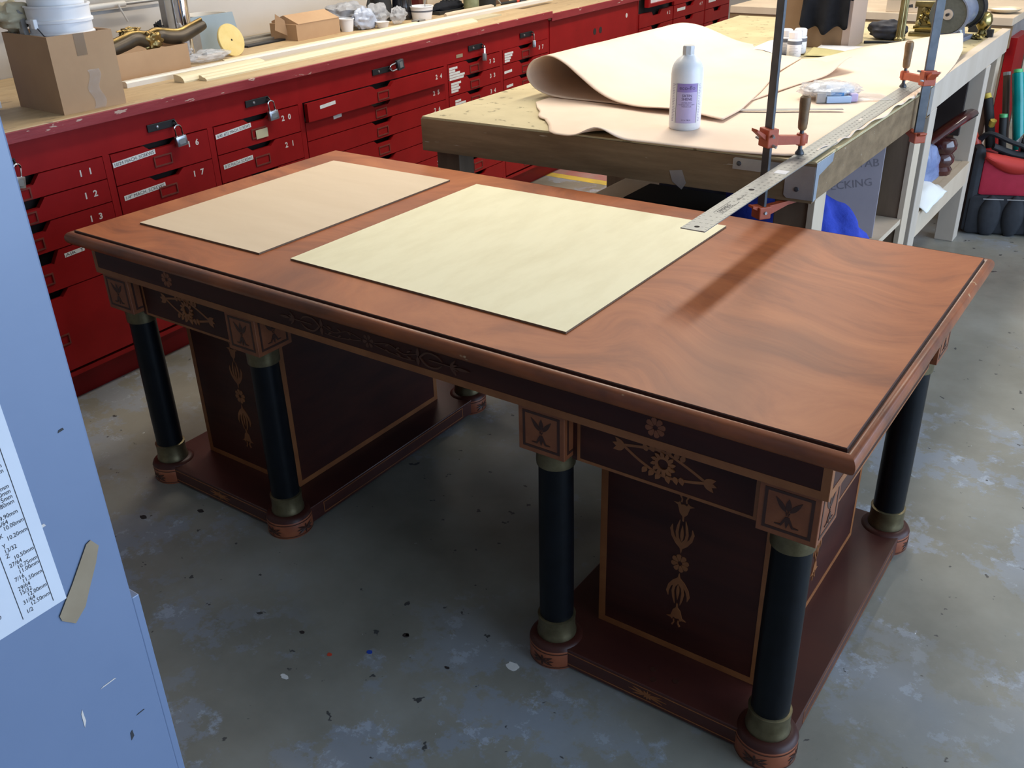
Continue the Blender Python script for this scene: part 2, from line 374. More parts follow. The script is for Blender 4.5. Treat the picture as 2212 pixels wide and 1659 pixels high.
struct(MB().box(-2.4, XR, YN-.12, YN, 0, ZC).build('wall_near', M_wall))
wr = MB().box(XR, XR+.15, YN, -1.6, 0, ZC).box(XR, XR+.15, 4.9, YF, 0, ZC).box(XR, XR+.15, -1.6, 4.9, 2.85, ZC)
struct(wr.build('wall_right', M_wall))
struct(MB().box(-2.4, XR, YN, YF, ZC, ZC+.1).build('ceiling', M_ceil))
for n, (x, y, ln, lb) in enumerate([(.55, 2.95, 2.4, 'twin tube ceiling light above the leather workbench'), (-.75, 2.3, 2.4, 'twin tube ceiling light above the red cabinets'),
                                    (2.6, 3.8, 2.4, 'twin tube ceiling light above the open aisle'), (.6, 5.4, 1.6, 'short twin tube ceiling light at the far wall')]):
    t = thing('ceiling_light', lb, 'ceiling light', (x, y, ZC), group='ceiling tube lights')
    MB().box(-.17, .17, -ln/2, ln/2, -.05, 0, .006).build('housing', M_white, t)
    for sx in (-.08, .08): MB().lathe([(.013, -ln/2+.03), (.013, ln/2-.03)], (sx, 0, -.065), 10, (0, 1, 0)).build('tube', M_tube, t, True)

# ================================================================== DESK
L, W, H = 2.04, .976, .78
desk = thing('partners_desk', 'large mahogany pedestal desk with black columns and inlaid flowers', 'desk', (L/2, W/2, 0))
DO = Vector((L/2, W/2, 0))
def D(mb, name, m, parent=desk, smooth=False, **k):
    mb.v = [(a-DO.x, b-DO.y, c) for a, b, c in mb.v]; return mb.build(name, m, parent, smooth, **k)
def sweep(prof, x0, x1, y0, y1):
    mb = MB(); vs = []
    for o, z in prof: vs += [(x0-o, y0-o, z), (x1+o, y0-o, z), (x1+o, y1+o, z), (x0-o, y1+o, z)]
    fs = []
    for i in range(len(prof)-1):
        for k in range(4): fs.append((i*4+k, (i+1)*4+k, (i+1)*4+(k+1) % 4, i*4+(k+1) % 4))
    return mb.add(vs, fs)
D(MB().box(0, L, 0, W, .755, H), 'tabletop', M_veneer)
D(sweep([(.0030, .7735), (.0012, .7736), (.0012, .7790), (-.0004, .7803)], 0, L, 0, W), 'groove', M_dinl, label='black line around the top')
pr = [(.001, .7735), (.0035, .7735), (.0060, .7755), (.0100, .7765), (.0145, .7745), (.0185, .7705), (.0210, .766), (.022, .761), (.0215, .754), (.019, .748), (.013, .7425), (.004, .7385), (-.006, .7370), (-.008, .731), (-.015, .7275), (-.021, .724), (-.03, .7235)]
D(sweep(pr, 0, L, 0, W), 'edge_moulding', M_mould, smooth=True, ang=50)
FX0, FX1, FY0, FY1 = .021, L-.021, .021, W-.021
fr = D(MB().box(FX0, FX1, FY0, FY1, .660, .736), 'frieze', M_dmah)

def frame_poly(mb, a0, b0, a1, b1, t, o, ux, uy, n, th=.0007):
    for p in ([(a0, b0), (a1, b0), (a1, b0+t), (a0, b0+t)], [(a0, b1-t), (a1, b1-t), (a1, b1), (a0, b1)], [(a0, b0+t), (a0+t, b0+t), (a0+t, b1-t), (a0, b1-t)], [(a1-t, b0+t), (a1, b0+t), (a1, b1-t), (a1-t, b1-t)]):
        mb.ext(p, o, ux, uy, n, th, False)
    return mb
def leaf(p, ang, ln, wd, bend=0):
    """pointed leaf polygon starting at p"""
    a = R_(ang); n = 7; up = []; dn = []
    for i in range(n+1):
        t = i/n; th = a+R_(bend)*t*.5; c = (p[0]+ln*t*math.cos(a+R_(bend)*t*.5), p[1]+ln*t*math.sin(a+R_(bend)*t*.5))
        hw = wd*.5*math.sin(math.pi*min(1, t**.8*.97+.03)); nx, ny = -math.sin(th), math.cos(th)
        up.append((c[0]+nx*hw, c[1]+ny*hw)); dn.append((c[0]-nx*hw, c[1]-ny*hw))
    return up+dn[::-1]
def petal(c, ang, r0, r1, wd):
    a = R_(ang); d = (math.cos(a), math.sin(a)); n = (-d[1], d[0]); o = []
    for t, h in ((r0, .28), (r0+(r1-r0)*.45, .85), (r0+(r1-r0)*.8, 1), (r1, .45)): o.append((c[0]+d[0]*t+n[0]*wd*h/2, c[1]+d[1]*t+n[1]*wd*h/2))
    for t, h in ((r1, .45), (r0+(r1-r0)*.8, 1), (r0+(r1-r0)*.45, .85), (r0, .28)): o.append((c[0]+d[0]*t-n[0]*wd*h/2, c[1]+d[1]*t-n[1]*wd*h/2))
    return o
def strip(pts, wd):
    up = []; dn = []; n = len(pts)
    for i, p in enumerate(pts):
        a, b = pts[max(i-1, 0)], pts[min(i+1, n-1)]; d = Vector((b[0]-a[0], b[1]-a[1])).normalized(); h = wd/2 if not isinstance(wd, (list, tuple)) else wd[i]/2
        up.append((p[0]-d.y*h, p[1]+d.x*h)); dn.append((p[0]+d.y*h, p[1]-d.x*h))
    return up+dn[::-1]
def rosette(c, r, n=8): return [petal(c, 360*k/n+12, r*.25, r, r*.54) for k in range(n)]
def block_motif(s=.034):
    P = [leaf((0, .10*s), 90, .75*s, .30*s), leaf((-.10*s, .05*s), 128, .95*s, .26*s), leaf((.10*s, .05*s), 52, .95*s, .26*s)]
    P += [rosette((0, -.05*s), .13*s, 5)[k] for k in range(5)]
    P += [leaf((0, -.2*s), -90, .72*s, .2*s), strip([(-.05*s, -.25*s), (-.16*s, -.5*s), (-.3*s, -.78*s), (-.62*s, -.78*s)], [.1*s, .13*s, .13*s, .04*s]), strip([(.05*s, -.25*s), (.16*s, -.5*s), (.3*s, -.78*s), (.62*s, -.78*s)], [.1*s, .13*s, .13*s, .04*s])]
    return P
def tulip(y0, d):   # d=+1 opens upward
    s = .001*d
    return [[(x*.001, y0+y*s) for x, y in q] for q in (
        [(-1.5, 0), (1.5, 0), (2, 10), (8, 16), (11, 26), (13, 32), (22, 36), (12, 37), (9, 40), (6, 34), (0, 36), (-6, 34), (-9, 40), (-12, 37), (-22, 36), (-13, 32), (-11, 26), (-8, 16), (-2, 10)],
        [(-7, 39), (-4, 39), (-3, 46), (-7, 54), (-10, 52), (-6, 46)], [(7, 39), (4, 39), (3, 46), (7, 54), (10, 52), (6, 46)],)]
def calyx(y0, d):
    s = .001*d; o = []
    for sg in (-1, 1):
        o.append(strip([(sg*x*.001, y0+y*s) for x, y in ((0, 0), (10, 8), (19, 20), (23, 34), (21, 44))], [.008, .008, .007, .006, .001]))
        o.append(strip([(sg*x*.001, y0+y*s) for x, y in ((1, 5), (9, 18), (11, 30), (9, 44), (6, 58))], [.008, .006, .006, .005, .001]))
    o.append(leaf((0, y0+12*s), 90*d, .036, .007)); o.append([(-.004, y0+.002*d), (0, y0-.014*d), (.004, y0+.002*d)])
    return o
def stem_motif():
    P = tulip(.092, 1)+calyx(.036, 1)+rosette((0, .0), .019)+calyx(-.036, -1)+tulip(-.092, -1)
    return [[(x*1.05, y*1.16) for x, y in p] for p in P]
def wreath_motif():
    P = []
    for sg in (1, -1):
        pts = [(-.085, .016*sg*.0+.014), (-.045, .022), (0, .026), (.045, .010), (.082, -.008)] if sg == 1 else [(-.082, .012), (-.045, -.010), (0, -.026), (.045, -.022), (.085, -.012)]
        P.append(strip([tuple(v)[:2] for v in catmull([(a, b, 0) for a, b in pts], 14)], .0056))
    for sg in (-1, 1):
        for a in (-32, 0, 32): P.append(leaf((sg*.082, -.002+(.012 if sg < 0 else -.008)), (180 if sg < 0 else 0)+a-8, .026, .012))
    for x in (-.034, -.02, -.006, .008, .024, .036):
        P.append(leaf((x, .024-abs(x)*.2), 40+(30 if x > 0 else 80), .017, .011)); P.append(leaf((x, -.024+abs(x)*.2), -40-(30 if x > 0 else 80), .017, .011))
    for k in range(12):
        a = k*30; P.append(leaf((.014*math.cos(R_(a)), .014*math.sin(R_(a))), a+25, .013, .008))
        b = a+30; P.append([(r*math.cos(R_(q)), r*math.sin(R_(q))) for r, q in ((.011, a), (.017, a), (.017, b), (.011, b))])
    return P
def garland_motif():
    P = rosette((0, 0), .016, 6)
    for sg in (-1, 1):
        P.append(strip([tuple(v)[:2] for v in catmull([(sg*x, y, 0) for x, y in ((.02, 0), (.06, .008), (.10, -.004), (.14, .006))], 16)], .002))
        P.append(strip([tuple(v)[:2] for v in catmull([(sg*x, y, 0) for x, y in ((.02, -.004), (.06, -.010), (.10, -.014), (.13, -.012))], 14)], .002))
        for x in (.05, .08, .11): P.append(leaf((sg*x, .002), 90-sg*60, .014, .004)); P.append(leaf((sg*x, -.006), -90+sg*60, .014, .004))
        P.append(leaf((sg*.14, 0), 90, .02, .008)); P.append(leaf((sg*.14, 0), -90, .02, .008))
        P.append(strip([tuple(v)[:2] for v in catmull([(sg*x, y, 0) for x, y in ((.145, .0), (.165, .015), (.19, .014), (.205, .004))], 12)], [.004]*9+[.003, .002, .001]))
        P.append(strip([tuple(v)[:2] for v in catmull([(sg*x, y, 0) for x, y in ((.145, .0), (.165, -.015), (.19, -.014), (.205, -.004))], 12)], [.004]*9+[.003, .002, .001]))
        P.append(strip([(sg*.17, 0), (sg*.22, .0), (sg*.25, -.001)], .0025))
        for a in (-50, -20, 20, 50): P.append(leaf((sg*.225, 0), (0 if sg > 0 else 180)+a, .022, .005))
        P.append(leaf((sg*.24, 0), 0 if sg > 0 else 180, .035, .007))
    return P
def inlay(P, o, ux, uy, n, m, parent, name='inlay', th=.0007, label=None):
    mb = MB()
    for i, p in enumerate(P): mb.ext(p, o, ux, uy, n, th+.00006*i, False)
    ob = D(mb, name, m, parent)
    if label: ob['label'] = label
    return ob
X, Y, Z = Vector((1, 0, 0)), Vector((0, 1, 0)), Vector((0, 0, 1))
# frieze banding: light strip along the lower edge and up the corners, front and ends
mb = MB()
mb.ext([(FX0, .660), (FX1, .660), (FX1, .676), (FX0, .676)], (0, FY0, 0), X, Z, -Y, .0007, False)
for a in (FX0, FX1-.014): mb.ext([(a, .676), (a+.014, .676), (a+.014, .728), (a, .728)], (0, FY0, 0), X, Z, -Y, .0007, False)
mb.ext([(FY0, .660), (FY1, .660), (FY1, .676), (FY0, .676)], (FX1, 0, 0), Y, Z, X, .0007, False)
for a in (FY0, FY1-.014): mb.ext([(a, .676), (a+.014, .676), (a+.014, .728), (a, .728)], (FX1, 0, 0), Y, Z, X, .0007, False)
D(mb, 'banding', M_band, fr, label='light wood banding')
inlay(garland_motif(), (L/2, FY0, .700), X, Z, -Y, mat('faded_inlay_wood', (.085, .028, .013), rough=.5), fr, label='scrolling garland inlay')
COLX = [.085, .583, 1.457, 1.955]; COLY = [.083, W-.083]
for x in (.334, 1.706): inlay(rosette((0, 0), .020), (x, FY0, .701), X, Z, -Y, M_block, fr, label='rosette inlay')
BH = .0535
def disc_ring(r0, z0, r1, z1, seg=32): return MB().lathe([(r0, z0), (r1, z1)], seg=seg)
bm_ = block_motif()
for j, cy in enumerate(COLY):
    for i, cx in enumerate(COLX):
        b = D(MB().box(cx-BH, cx+BH, cy-BH, cy+BH, .556, .660, .0015), 'capital_block', M_block)
        mb = MB(); faces = [((cx, cy-BH, .608), X, Z, -Y), ((cx+BH, cy, .608), Y, Z, X)]
        for o, ux, uy, n in faces:
            frame_poly(mb, -.043, -.041, .043, .041, .0055, o, ux, uy, n)
            for i_, p in enumerate(bm_): mb.ext(p, o, ux, uy, n, .0007+.00006*i_, False)
        D(mb, 'inlay', M_dinl, b)
        s = D(MB().lathe([(.0375, .105), (.038, .2), (.0375, .35), (.036, .53)], (cx, cy, 0), 32), 'column_shaft', M_black, smooth=True)
        D(MB().lathe([(.034, .512), (.0405, .513), (.0410, .52), (.0405, .534), (.042, .547), (.043, .556)], (cx, cy, 0), 32), 'top_collar', M_collar, s, True)
        D(MB().lathe([(.044, .062), (.0445, .068), (.0425, .074), (.0415, .09), (.0420, .110), (.0428, .114), (.038, .116)], (cx, cy, 0), 32), 'bottom_collar', M_collar, s, True)
        # drum: round toward the outside, squared towards the plinth
        dr = D(MB().lathe([(.060, .0), (.0615, .003), (.0615, .050), (.058, .056), (.052, .0615), (.02, .0625)], (cx, cy, 0), 40), 'base_drum', M_drum, smooth=True)
        D(MB().lathe([(.0617, .0498), (.0585, .0562), (.0523, .0618), (.0443, .0628)], (cx, cy, 0), 40, caps=False), 'drum_shoulder', M_dmah, dr, True)
        mb = MB(); P = []
        rr = .0620
        for zz in (.004, .043): P.append([(-.3, zz), (.3, zz), (.3, zz+.0022), (-.3, zz+.0022)])
        def wrap(poly, base, rr):
            n = len(poly); vs = [(cx+rr*math.cos(base+a/rr), cy+rr*math.sin(base+a/rr), zb) for a, zb in poly]; mb.add(vs, [tuple(range(n))])
        for base in (R_(-90), R_(0)):
            for p in [leaf((0, .024), 90, .013, .006), leaf((0, .020), -90, .013, .006)]+[leaf((0, .022), a, .028, .0075) for a in (0, 24, -24, 180, 156, 204)]: rr += .00005; wrap(p, base, rr)
        sg = 40
        for z0, z1 in ((.0055, .0075), (.0425, .0450)):
            mb.lathe([(rr, z0), (rr, z1)], (cx, cy, 0), sg, caps=False)
        D(mb, 'inlay', M_dinl, dr)
# aprons
def apron(x0, x1, y0, y1): return D(MB().box(x0, x1, y0, y1, .548, .661), 'apron', M_dmah)
for a, bx in ((COLX[0]+BH-.002, COLX[1]-BH+.002), (COLX[2]+BH-.002, COLX[3]-BH+.002)):
    ap = apron(a, bx, .062, .080); apron(a, bx, W-.080, W-.062)
    mb = frame_poly(MB(), a+.012, .5485, bx-.012, .653, .0065, (0, .062, 0), X, Z, -Y); D(mb, 'string_inlay', M_band, ap)
    inlay(wreath_motif(), ((a+bx)/2, .062, .603), X, Z, -Y, M_band, ap, label='pointed wreath inlay')
for x0, x1 in ((.046, .064), (L-.064, L-.046)):
    ap = apron(x0, x1, COLY[0]+BH-.002, COLY[1]-BH+.002)
    D(frame_poly(MB(), COLY[0]+BH+.01, .5485, COLY[1]-BH-.01, .653, .0065, (x1, 0, 0), Y, Z, X), 'string_inlay', M_band, ap)
# pedestals and plinths
for x0, x1, q0, q1 in ((.145, .527, .040, .628), (1.513, 1.895, 1.412, 2.000)):
    p = D(MB().box(x0, x1, .175, .801, .052, .661), 'pedestal', M_dmah)
    mb = frame_poly(MB(), x0, .0555, x1, .640, .016, (0, .175, 0), X, Z, -Y)
    for xx, n in ((x1, X), (x0, -X)): frame_poly(mb, .175, .0555, .801, .640, .016, (xx, 0, 0), Y, Z, n)
    D(mb, 'banding', M_band, p, label='light wood banding')
    inlay(stem_motif(), ((x0+x1)/2, .175, .297), X, Z, -Y, M_band, p, label='vertical tulip and rosette inlay')
    if x0 > 1: inlay(stem_motif(), (x1, .488, .297), Y, Z, X, M_band, p, label='vertical tulip and rosette inlay')
    pl = D(MB().box(q0, q1, .048, W-.048, .006, .055, .002), 'plinth', M_plinth)
    D(MB().box(q0+.01, q1-.01, .06, W-.06, 0, .008), 'plinth_foot', M_dinl, pl)
    mb = frame_poly(MB(), q0+.075, .014, q1-.075, .048, .0022, (0, .048, 0), X, Z, -Y)
    frame_poly(mb, .17, .014, W-.17, .048, .0022, (q1, 0, 0), Y, Z, X)
    D(mb, 'string_inlay', M_band, pl)
    c = ((q0+q1)/2, .048, .031)
    inlay([leaf((0, 0), a, .045 if a in (0, 180) else .036, .0042) for a in (0, 180, 14, -14, 166, 194)]+[leaf((0, 0), a, .012, .004) for a in (90, -90, 45, 135, -45, -135)], c, X, Z, -Y, M_band, pl)
for dx, dy in ((1.692, .100), (1.706, .073), (1.748, .095)):
    D(MB().lathe([(.007, .0552), (.007, .0558), (.0045, .0556)], (dx, dy, 0), 14), 'plugged_hole', M_dinl, pl)

# boards lying on the desk
def board(name, label, quad, z, t, m):
    cx = sum(q[0] for q in quad)/4; cy = sum(q[1] for q in quad)/4
    o = MB().ext([(a-cx, b-cy) for a, b in quad], (0, 0, 0), X, Y, Z, t).build(name, m, loc=(cx, cy, z)); o.data.materials.append(M_plyedge)
    for p in o.data.polygons:
        if abs(p.normal.z) < .5: p.material_index = 1
    return tag(o, label, 'board')
board('plywood_sheet', 'smaller pinkish plywood sheet on the far end of the desk', [(.110, .123), (.577, .125), (.580, .868), (.105, .861)], H+.0003, .0045, M_ply1)
board('plywood_sheet', 'larger yellowish plywood sheet in the middle of the desk', [(.672, .138), (1.453, .127), (1.455, .883), (.676, .872)], H+.0003, .0045, M_ply2)

# ================================================================== RED DRAWER CABINETS (local x = out of the face, y = along the run)
ZT = .945
def cab_thing(name, label, cat, u, wd=0, z=0, rz=0, group=None): return thing(name, label, cat, cabp(wd, u, z), CA+rz, group)
def drawer_front(wd, h, nw=.147, nd=.021, no=0, t=.018):
    c = wd/2+no; g = .0018
    poly = [(g, g), (wd-g, g), (wd-g, h-g)]
    if nw: poly += [(c+nw/2, h-g), (c+nw/2-.026, h-nd), (c-nw/2+.026, h-nd), (c-nw/2, h-g)]
    poly += [(g, h-g)]
    return MB().ext(poly, (-t, 0, 0), Y, Z, X, t)
def holder_mesh(a=.078, b=.038):
    mb = MB(); return frame_poly(mb, -a/2, -b/2, a/2, b/2, .005, (0, 0, 0), Y, Z, X, .003)
HOLD = holder_mesh().mesh('label_holder', M_holder)
DM = {}
def drawer(parent, y0, z0, wd, h, num=None, nw=.147, nd=.021, proud=.003, holder=True, t=.018):
    key = (round(wd, 3), round(h, 3), nw, nd)
    if key not in DM: DM[key] = drawer_front(wd, h, nw, nd).mesh('drawer', M_red)
    d = share(DM[key], 'drawer', parent, (proud, y0, z0))
    if holder: share(HOLD, 'label_holder', d, (0, wd/2-.005, h-nd-min(.0435, (h-nd)/2)-(.10 if h > .25 else 0)))
    if num:
        mb = MB()
        for k, ch in enumerate(num): put_text(mb, ch, .029, (.0006, wd-.10+k*.036, h-.045), Y, Z, sx=1.1, bold=.03)
        n = mb.build('number', M_print, d); n['label'] = 'stencilled number '+num
    return d
def strip_label(d, y, z, wd, h, txt=None, tilt=0, m=None, col=None):
    mb = MB().box(0, .0006, 0, wd, 0, h); s = mb.build('paper_label', m or M_label, d, loc=(.0002, y, z), rot=(R_(tilt), 0, 0))
    if txt:
        t = MB(); put_text(t, txt, h*.92, (.0009, wd*.03, h*.18), Y, Z, sx=1)
        vx = [v[1] for v in t.v]; k = (wd*.93)/(max(vx)-min(vx)); t.v = [(a, wd*.035+(b-min(vx))*k, c) for a, b, c in t.v]
        p = t.build('lettering', M_ink, s); s['label'] = 'white strip reading '+txt
    return s
def carcass(parent, wd, z0=.105, z1=.905, dp=.80, rail=.797, cols=None):
    mb = MB(); e = .012
    mb.box(-dp, -.001, 0, e, z0, z1).box(-dp, -.001, wd-e, wd, z0, z1).box(-dp, -dp+.01, e, wd-e, z0, z1).box(-dp, -.001, e, wd-e, z1-.012, z1).box(-dp, -.001, e, wd-e, z0, z0+.016)
    mb.box(-.02, -.001, e, wd-e, rail+.001, z1-.012)
    b = mb.build('body', M_red, parent)
    MB().box(-dp+.02, -.045, e, wd-e, z0+.016, rail).build('painted_dark_interior', M_dark, parent)  # solid dark block, shade inside the cabinet put into its colour
    MB().box(-dp+.05, -.055, .0, wd, 0, z0).build('toe_kick', M_red, parent)
    return b
def stile(parent, y0, y1, z0=.105, z1=.797): MB().box(-.02, .0015, y0, y1, z0, z1).build('stile', M_red, parent)
def hasp(parent, y, z):
    h = MB().box(.0005, .005, -.005, .115, -.013, .013, .002).build('hasp', M_hasp, parent, loc=(0, y, z))
    MB().lathe([(.006, 0), (.005, .003), (0, .004)], (.005, .035, 0), 10, (1, 0, 0)).build('bolt', M_steel, h, True)
    MB().tube([(0, .105, -.006), (.014, .105, -.008), (.022, .105, 0), (.014, .105, .008), (0, .105, .006)], .0032, 6).build('staple', M_hasp, h, True)
    return h
def padlock(u, z, label, wd=.022, rot=(0, 0, 0), s=1.0, m=None):
    p = thing('padlock', label, 'padlock', cabp(wd, u, z), group='padlocks on the red cabinets'); p.rotation_euler = (rot[0], rot[1], CA+rot[2])
    mb = MB().box(-.009*s, .009*s, -.021*s, .021*s, -.066*s, -.030*s, .003*s); mb.build('lock_body', m or M_steel, p, True, 30)
    pts = [(0, -.013*s, -.032*s), (0, -.013*s, -.006*s)]+[(0, .013*s*math.cos(R_(a)), -.004*s+.012*s*math.sin(R_(a))) for a in range(180, -1, -30)]+[(0, .013*s, -.006*s), (0, .013*s, -.032*s)]
    MB().tube(pts, .0032*s, 8).build('shackle', M_chrome, p, True)
    MB().box(.0088*s, .0098*s, -.012*s, .012*s, -.058*s, -.040*s).build('name_plate', M_alu, p)
    return p
def bank(label, u0, u1, tops, nums, group='red drawer cabinets', nd=.021, nw=.147, nds=None, hasp_at=None, end=.130):
    t = cab_thing('drawer_cabinet', label, 'cabinet', u0, group=group); wd = u1-u0; carcass(t, wd)
    out = []
    zs = list(tops)+[end]
    for k in range(len(tops)):
        out.append(drawer(t, .014, zs[k+1], wd-.028, zs[k]-zs[k+1], nums[k] if k < len(nums) else None, nd=(nds[k] if nds else nd), nw=nw))
    stile(t, 0, .013); stile(t, wd-.013, wd)
    if hasp_at: hasp(t, hasp_at-u0, .847)
    return t, out
tA, dA = bank('red drawer cabinet with drawers 11 to 13 beside the grey cabinet', -.15, .494, (.797, .722, .644, .546, .414), ['11', '12', '13'], nds=(.030, .030, .030, .042, .026), hasp_at=.068)
tB, dB = bank('red drawer cabinet with 10/24 screw label, second from the grey cabinet', .494, .943, (.796, .687, .580, .475, .370, .265), ['16', '17', '18', '19'], hasp_at=.680)
tC, dC = bank('red drawer cabinet with yellowed card in its holder, left of the wide one', .943, 1.418, (.796, .690, .582, .475, .370, .265), ['20', '21', '22', '23'], hasp_at=1.135)
tD, dD = bank('wide red drawer cabinet with drawers 24 to 28', 1.418, 2.421, (.797, .720, .640, .556, .472, .385, .300, .215), ['24', '25', '26', '27', '28', '29', '30', '31'], hasp_at=1.885)
dD[0].location.x = .024
tE, dE = bank('red drawer cabinet with drawers 32 to 34', 2.421, 2.915, (.796, .723, .645, .565, .480, .395, .310, .22), ['32', '33', '34', '35', '36'], hasp_at=2.625)
tF, dF = bank('red drawer cabinet with drawer 37 beside the red cupboard', 2.915, 3.409, (.798, .724, .646, .565, .480, .395, .310, .22), ['37', '38', '39', '40', '41'], hasp_at=3.11)
strip_label(dB[0], .004, .063, .176, .017, '10/24 MACH. SCREWS', 3)
strip_label(dB[1], .020, .052, .176, .017, '1/4" MACH. SCREWS', 2)
strip_label(dC[0], .006, .060, .178, .017, '4/40, 6/32 MACH. SCREWS', 3.5)
strip_label(dC[1], .020, .052, .150, .017, '8/32 MACH. SCREWS', 2)
MB().box(0, .001, -.028, .034, -.014, .020).build('paper_card', M_label, dC[0], loc=(.0032, .228, .034)).data.materials[0] = mat('yellowed_card', (.50, .44, .28), rough=.7)
strip_label(dA[3], .398, .098, .075, .014, 'AIR  T', 2)
strip_label(dD[0], .075, .042, .095, .014, None, 3); strip_label(dD[1], .170, .060, .052, .014, None, 3)
for k, (a, b) in enumerate(((.085, .0), (.050, -.018), (.050, -.034), (.08, -.05))): strip_label(dD[3], .105, .066+b, a, .012, None, 2)
strip_label(dD[5], .66, .03, .06, .016, None, 0)
for k, wd in enumerate((.07, .05, .09, .13, .12)): strip_label(dE[0], .012, .047-k*.0125, wd, .0105, None, 0)
for k, wd in enumerate((.085, .065, .075, .06)): strip_label(dE[1], .022, .052-k*.0125, wd, .0105, None, 0)
for k, wd in enumerate((.05, .09)): strip_label(dE[2], .050, .045-k*.014, wd, .0105, None, 0)
for k, wd in enumerate((.085, .075, .06, .05)): strip_label(dF[0], .018, .046-k*.0125, wd, .0105, None, 0)
strip_label(dF[1], .012, .030, .075, .013, None, 2); strip_label(dF[2], .030, .036, .065, .013, None, 2)
MB().box(0, .0006, 0, .055, 0, .016).build('paper_label', M_masking, tE, loc=(.0002, .095, .817))
MB().box(0, .0006, 0, .006, 0, .014).build('chalk_mark', M_print, tD, loc=(.0002, .66, .865))
padlock(.785, .833, 'steel padlock hanging open above drawer 16', rot=(R_(6), 0, R_(-10)), s=1.0)
padlock(1.240, .836, 'steel padlock hanging above drawer 20', rot=(R_(6), 0, R_(-10)))
padlock(1.990, .852, 'dark padlock stuck out sideways above drawer 24', rot=(R_(100), 0, R_(-10)), m=M_dsteel, s=1.05)
padlock(2.735, .842, 'brass-grey padlock above drawer 32', rot=(R_(-10), 0, R_(25)))
padlock(3.215, .842, 'padlock above drawer 37', rot=(R_(-10), 0, R_(35)))
padlock(.172, .838, 'padlock half hidden by the grey cabinet, above drawer 11', rot=(R_(-12), 0, R_(10)))
# cupboard with two finger holes
tG = cab_thing('cupboard', 'red cupboard with a plain door and two finger holes', 'cabinet', 3.409, group='red drawer cabinets'); carcass(tG, 1.14, z1=.89, rail=.88)
def holed_door(wd, h, holes, t=.02):
    bm = bmesh.new(); mb = MB(); return mb.box(-t, 0, .004, wd-.004, 0, h)
dg = holed_door(1.13, .775, None).build('door', M_red, tG, loc=(.004, .005, .112))
for y in (.54, .615): MB().lathe([(.019, 0), (.019, .0012), (.012, .0014)], (0, 0, 0), 16, (1, 0, 0)).build('finger_hole', M_dark, dg, loc=(.0, y, .655))
MB().box(0, .03, .555, .62, .51, .56, .004).build('latch', M_steel, dg)
MB().lathe([(.0, .0), (.014, .0005), (.014, .0012), (0, .0014)], (0, .97, .70), 10, (1, 0, 0)).build('paint_chip', M_print, dg)
# last bank, four columns of drawers
tH = cab_thing('drawer_cabinet', 'far red drawer cabinet with small drawers and a glazed frame', 'cabinet', 4.555, group='red drawer cabinets'); carcass(tH, 1.66, z1=.97, rail=.95)
MB().box(-.80, -.03, 0, 1.66, .97, .985).build('cabinet_top', M_counter, tH)
hz = (.895, .795, .705, .61, .515, .42, .32, .22)
for c, (a, b) in enumerate(((.02, .56), (.575, 1.14), (1.155, 1.64))):
    for k in range(len(hz)):
        if c == 0 and k == 0: continue
        z1 = hz[k]; z0 = hz[k+1] if k+1 < len(hz) else .13
        d = drawer(tH, a, z0, b-a, z1-z0, {(0, 1): '42', (0, 2): '43', (1, 0): '46', (1, 1): '47', (2, 1): '51'}.get((c, k)), nw=.16, nd=.030, holder=False)
        if (c, k) in ((1, 0), (1, 1), (2, 1)): strip_label(d, .06, z1-z0-.045, .14, .02, None, 0)
gf = MB().box(0, .03, .10, .52, .83, .85).box(0, .03, .10, .13, .85, .96).box(0, .03, .49, .52, .85, .96).build('glazed_frame', M_red, tH)
MB().box(.006, .010, .13, .49, .85, .96).build('pane', M_label, gf)
# worktops
wt = cab_thing('worktop', 'long worn wooden worktop over the red drawer cabinets', 'worktop', 0)
MB().box(-.87, .026, -.6, 3.405, .912, ZT, .003).build('board', M_counter, wt)
MB().box(.020, .032, -.6, 3.405, .907, ZT-.0035, .002).build('front_edge', M_redlip, wt)
wt2 = cab_thing('worktop', 'short far worktop over the red cupboard', 'worktop', 3.409)
MB().box(-.87, .020, 0, 1.14, .892, .930, .003).build('board', M_counter, wt2)
MB().box(.015, .026, 0, 1.14, .888, .927, .002).build('front_edge', M_redlip, wt2)

# ================================================================== THINGS ON THE COUNTER
def open_box(mb, x0, x1, y0, y1, z0, z1, t=.004):
    mb.box(x0, x1, y0, y1, z0, z0+t).box(x0, x0+t, y0, y1, z0+t, z1).box(x1-t, x1, y0, y1, z0+t, z1).box(x0+t, x1-t, y0, y0+t, z0+t, z1).box(x0+t, x1-t, y1-t, y1, z0+t, z1); return mb
# big carton: faces u .395..61 towards the room, depth .28
b1 = cab_thing('cardboard_carton', 'big open cardboard carton holding white buckets at the left', 'box', .395, -.019, ZT, R_(-5))
open_box(MB(), -.275, 0, 0, .222, 0, .236).build('carton_walls', M_card, b1)
MB().box(.0003, .0009, .088, .124, .17, .236).build('brown_tape', M_tape, b1)
mb = MB().grid(8, 14, lambda a, b: (.0012+.002*abs(nz3(a*9, b*17, 2)), .106+a*.04+.008*math.sin(b*9), .004+b*.12)); mb.build('clear_tape', M_cleartape, b1, True)
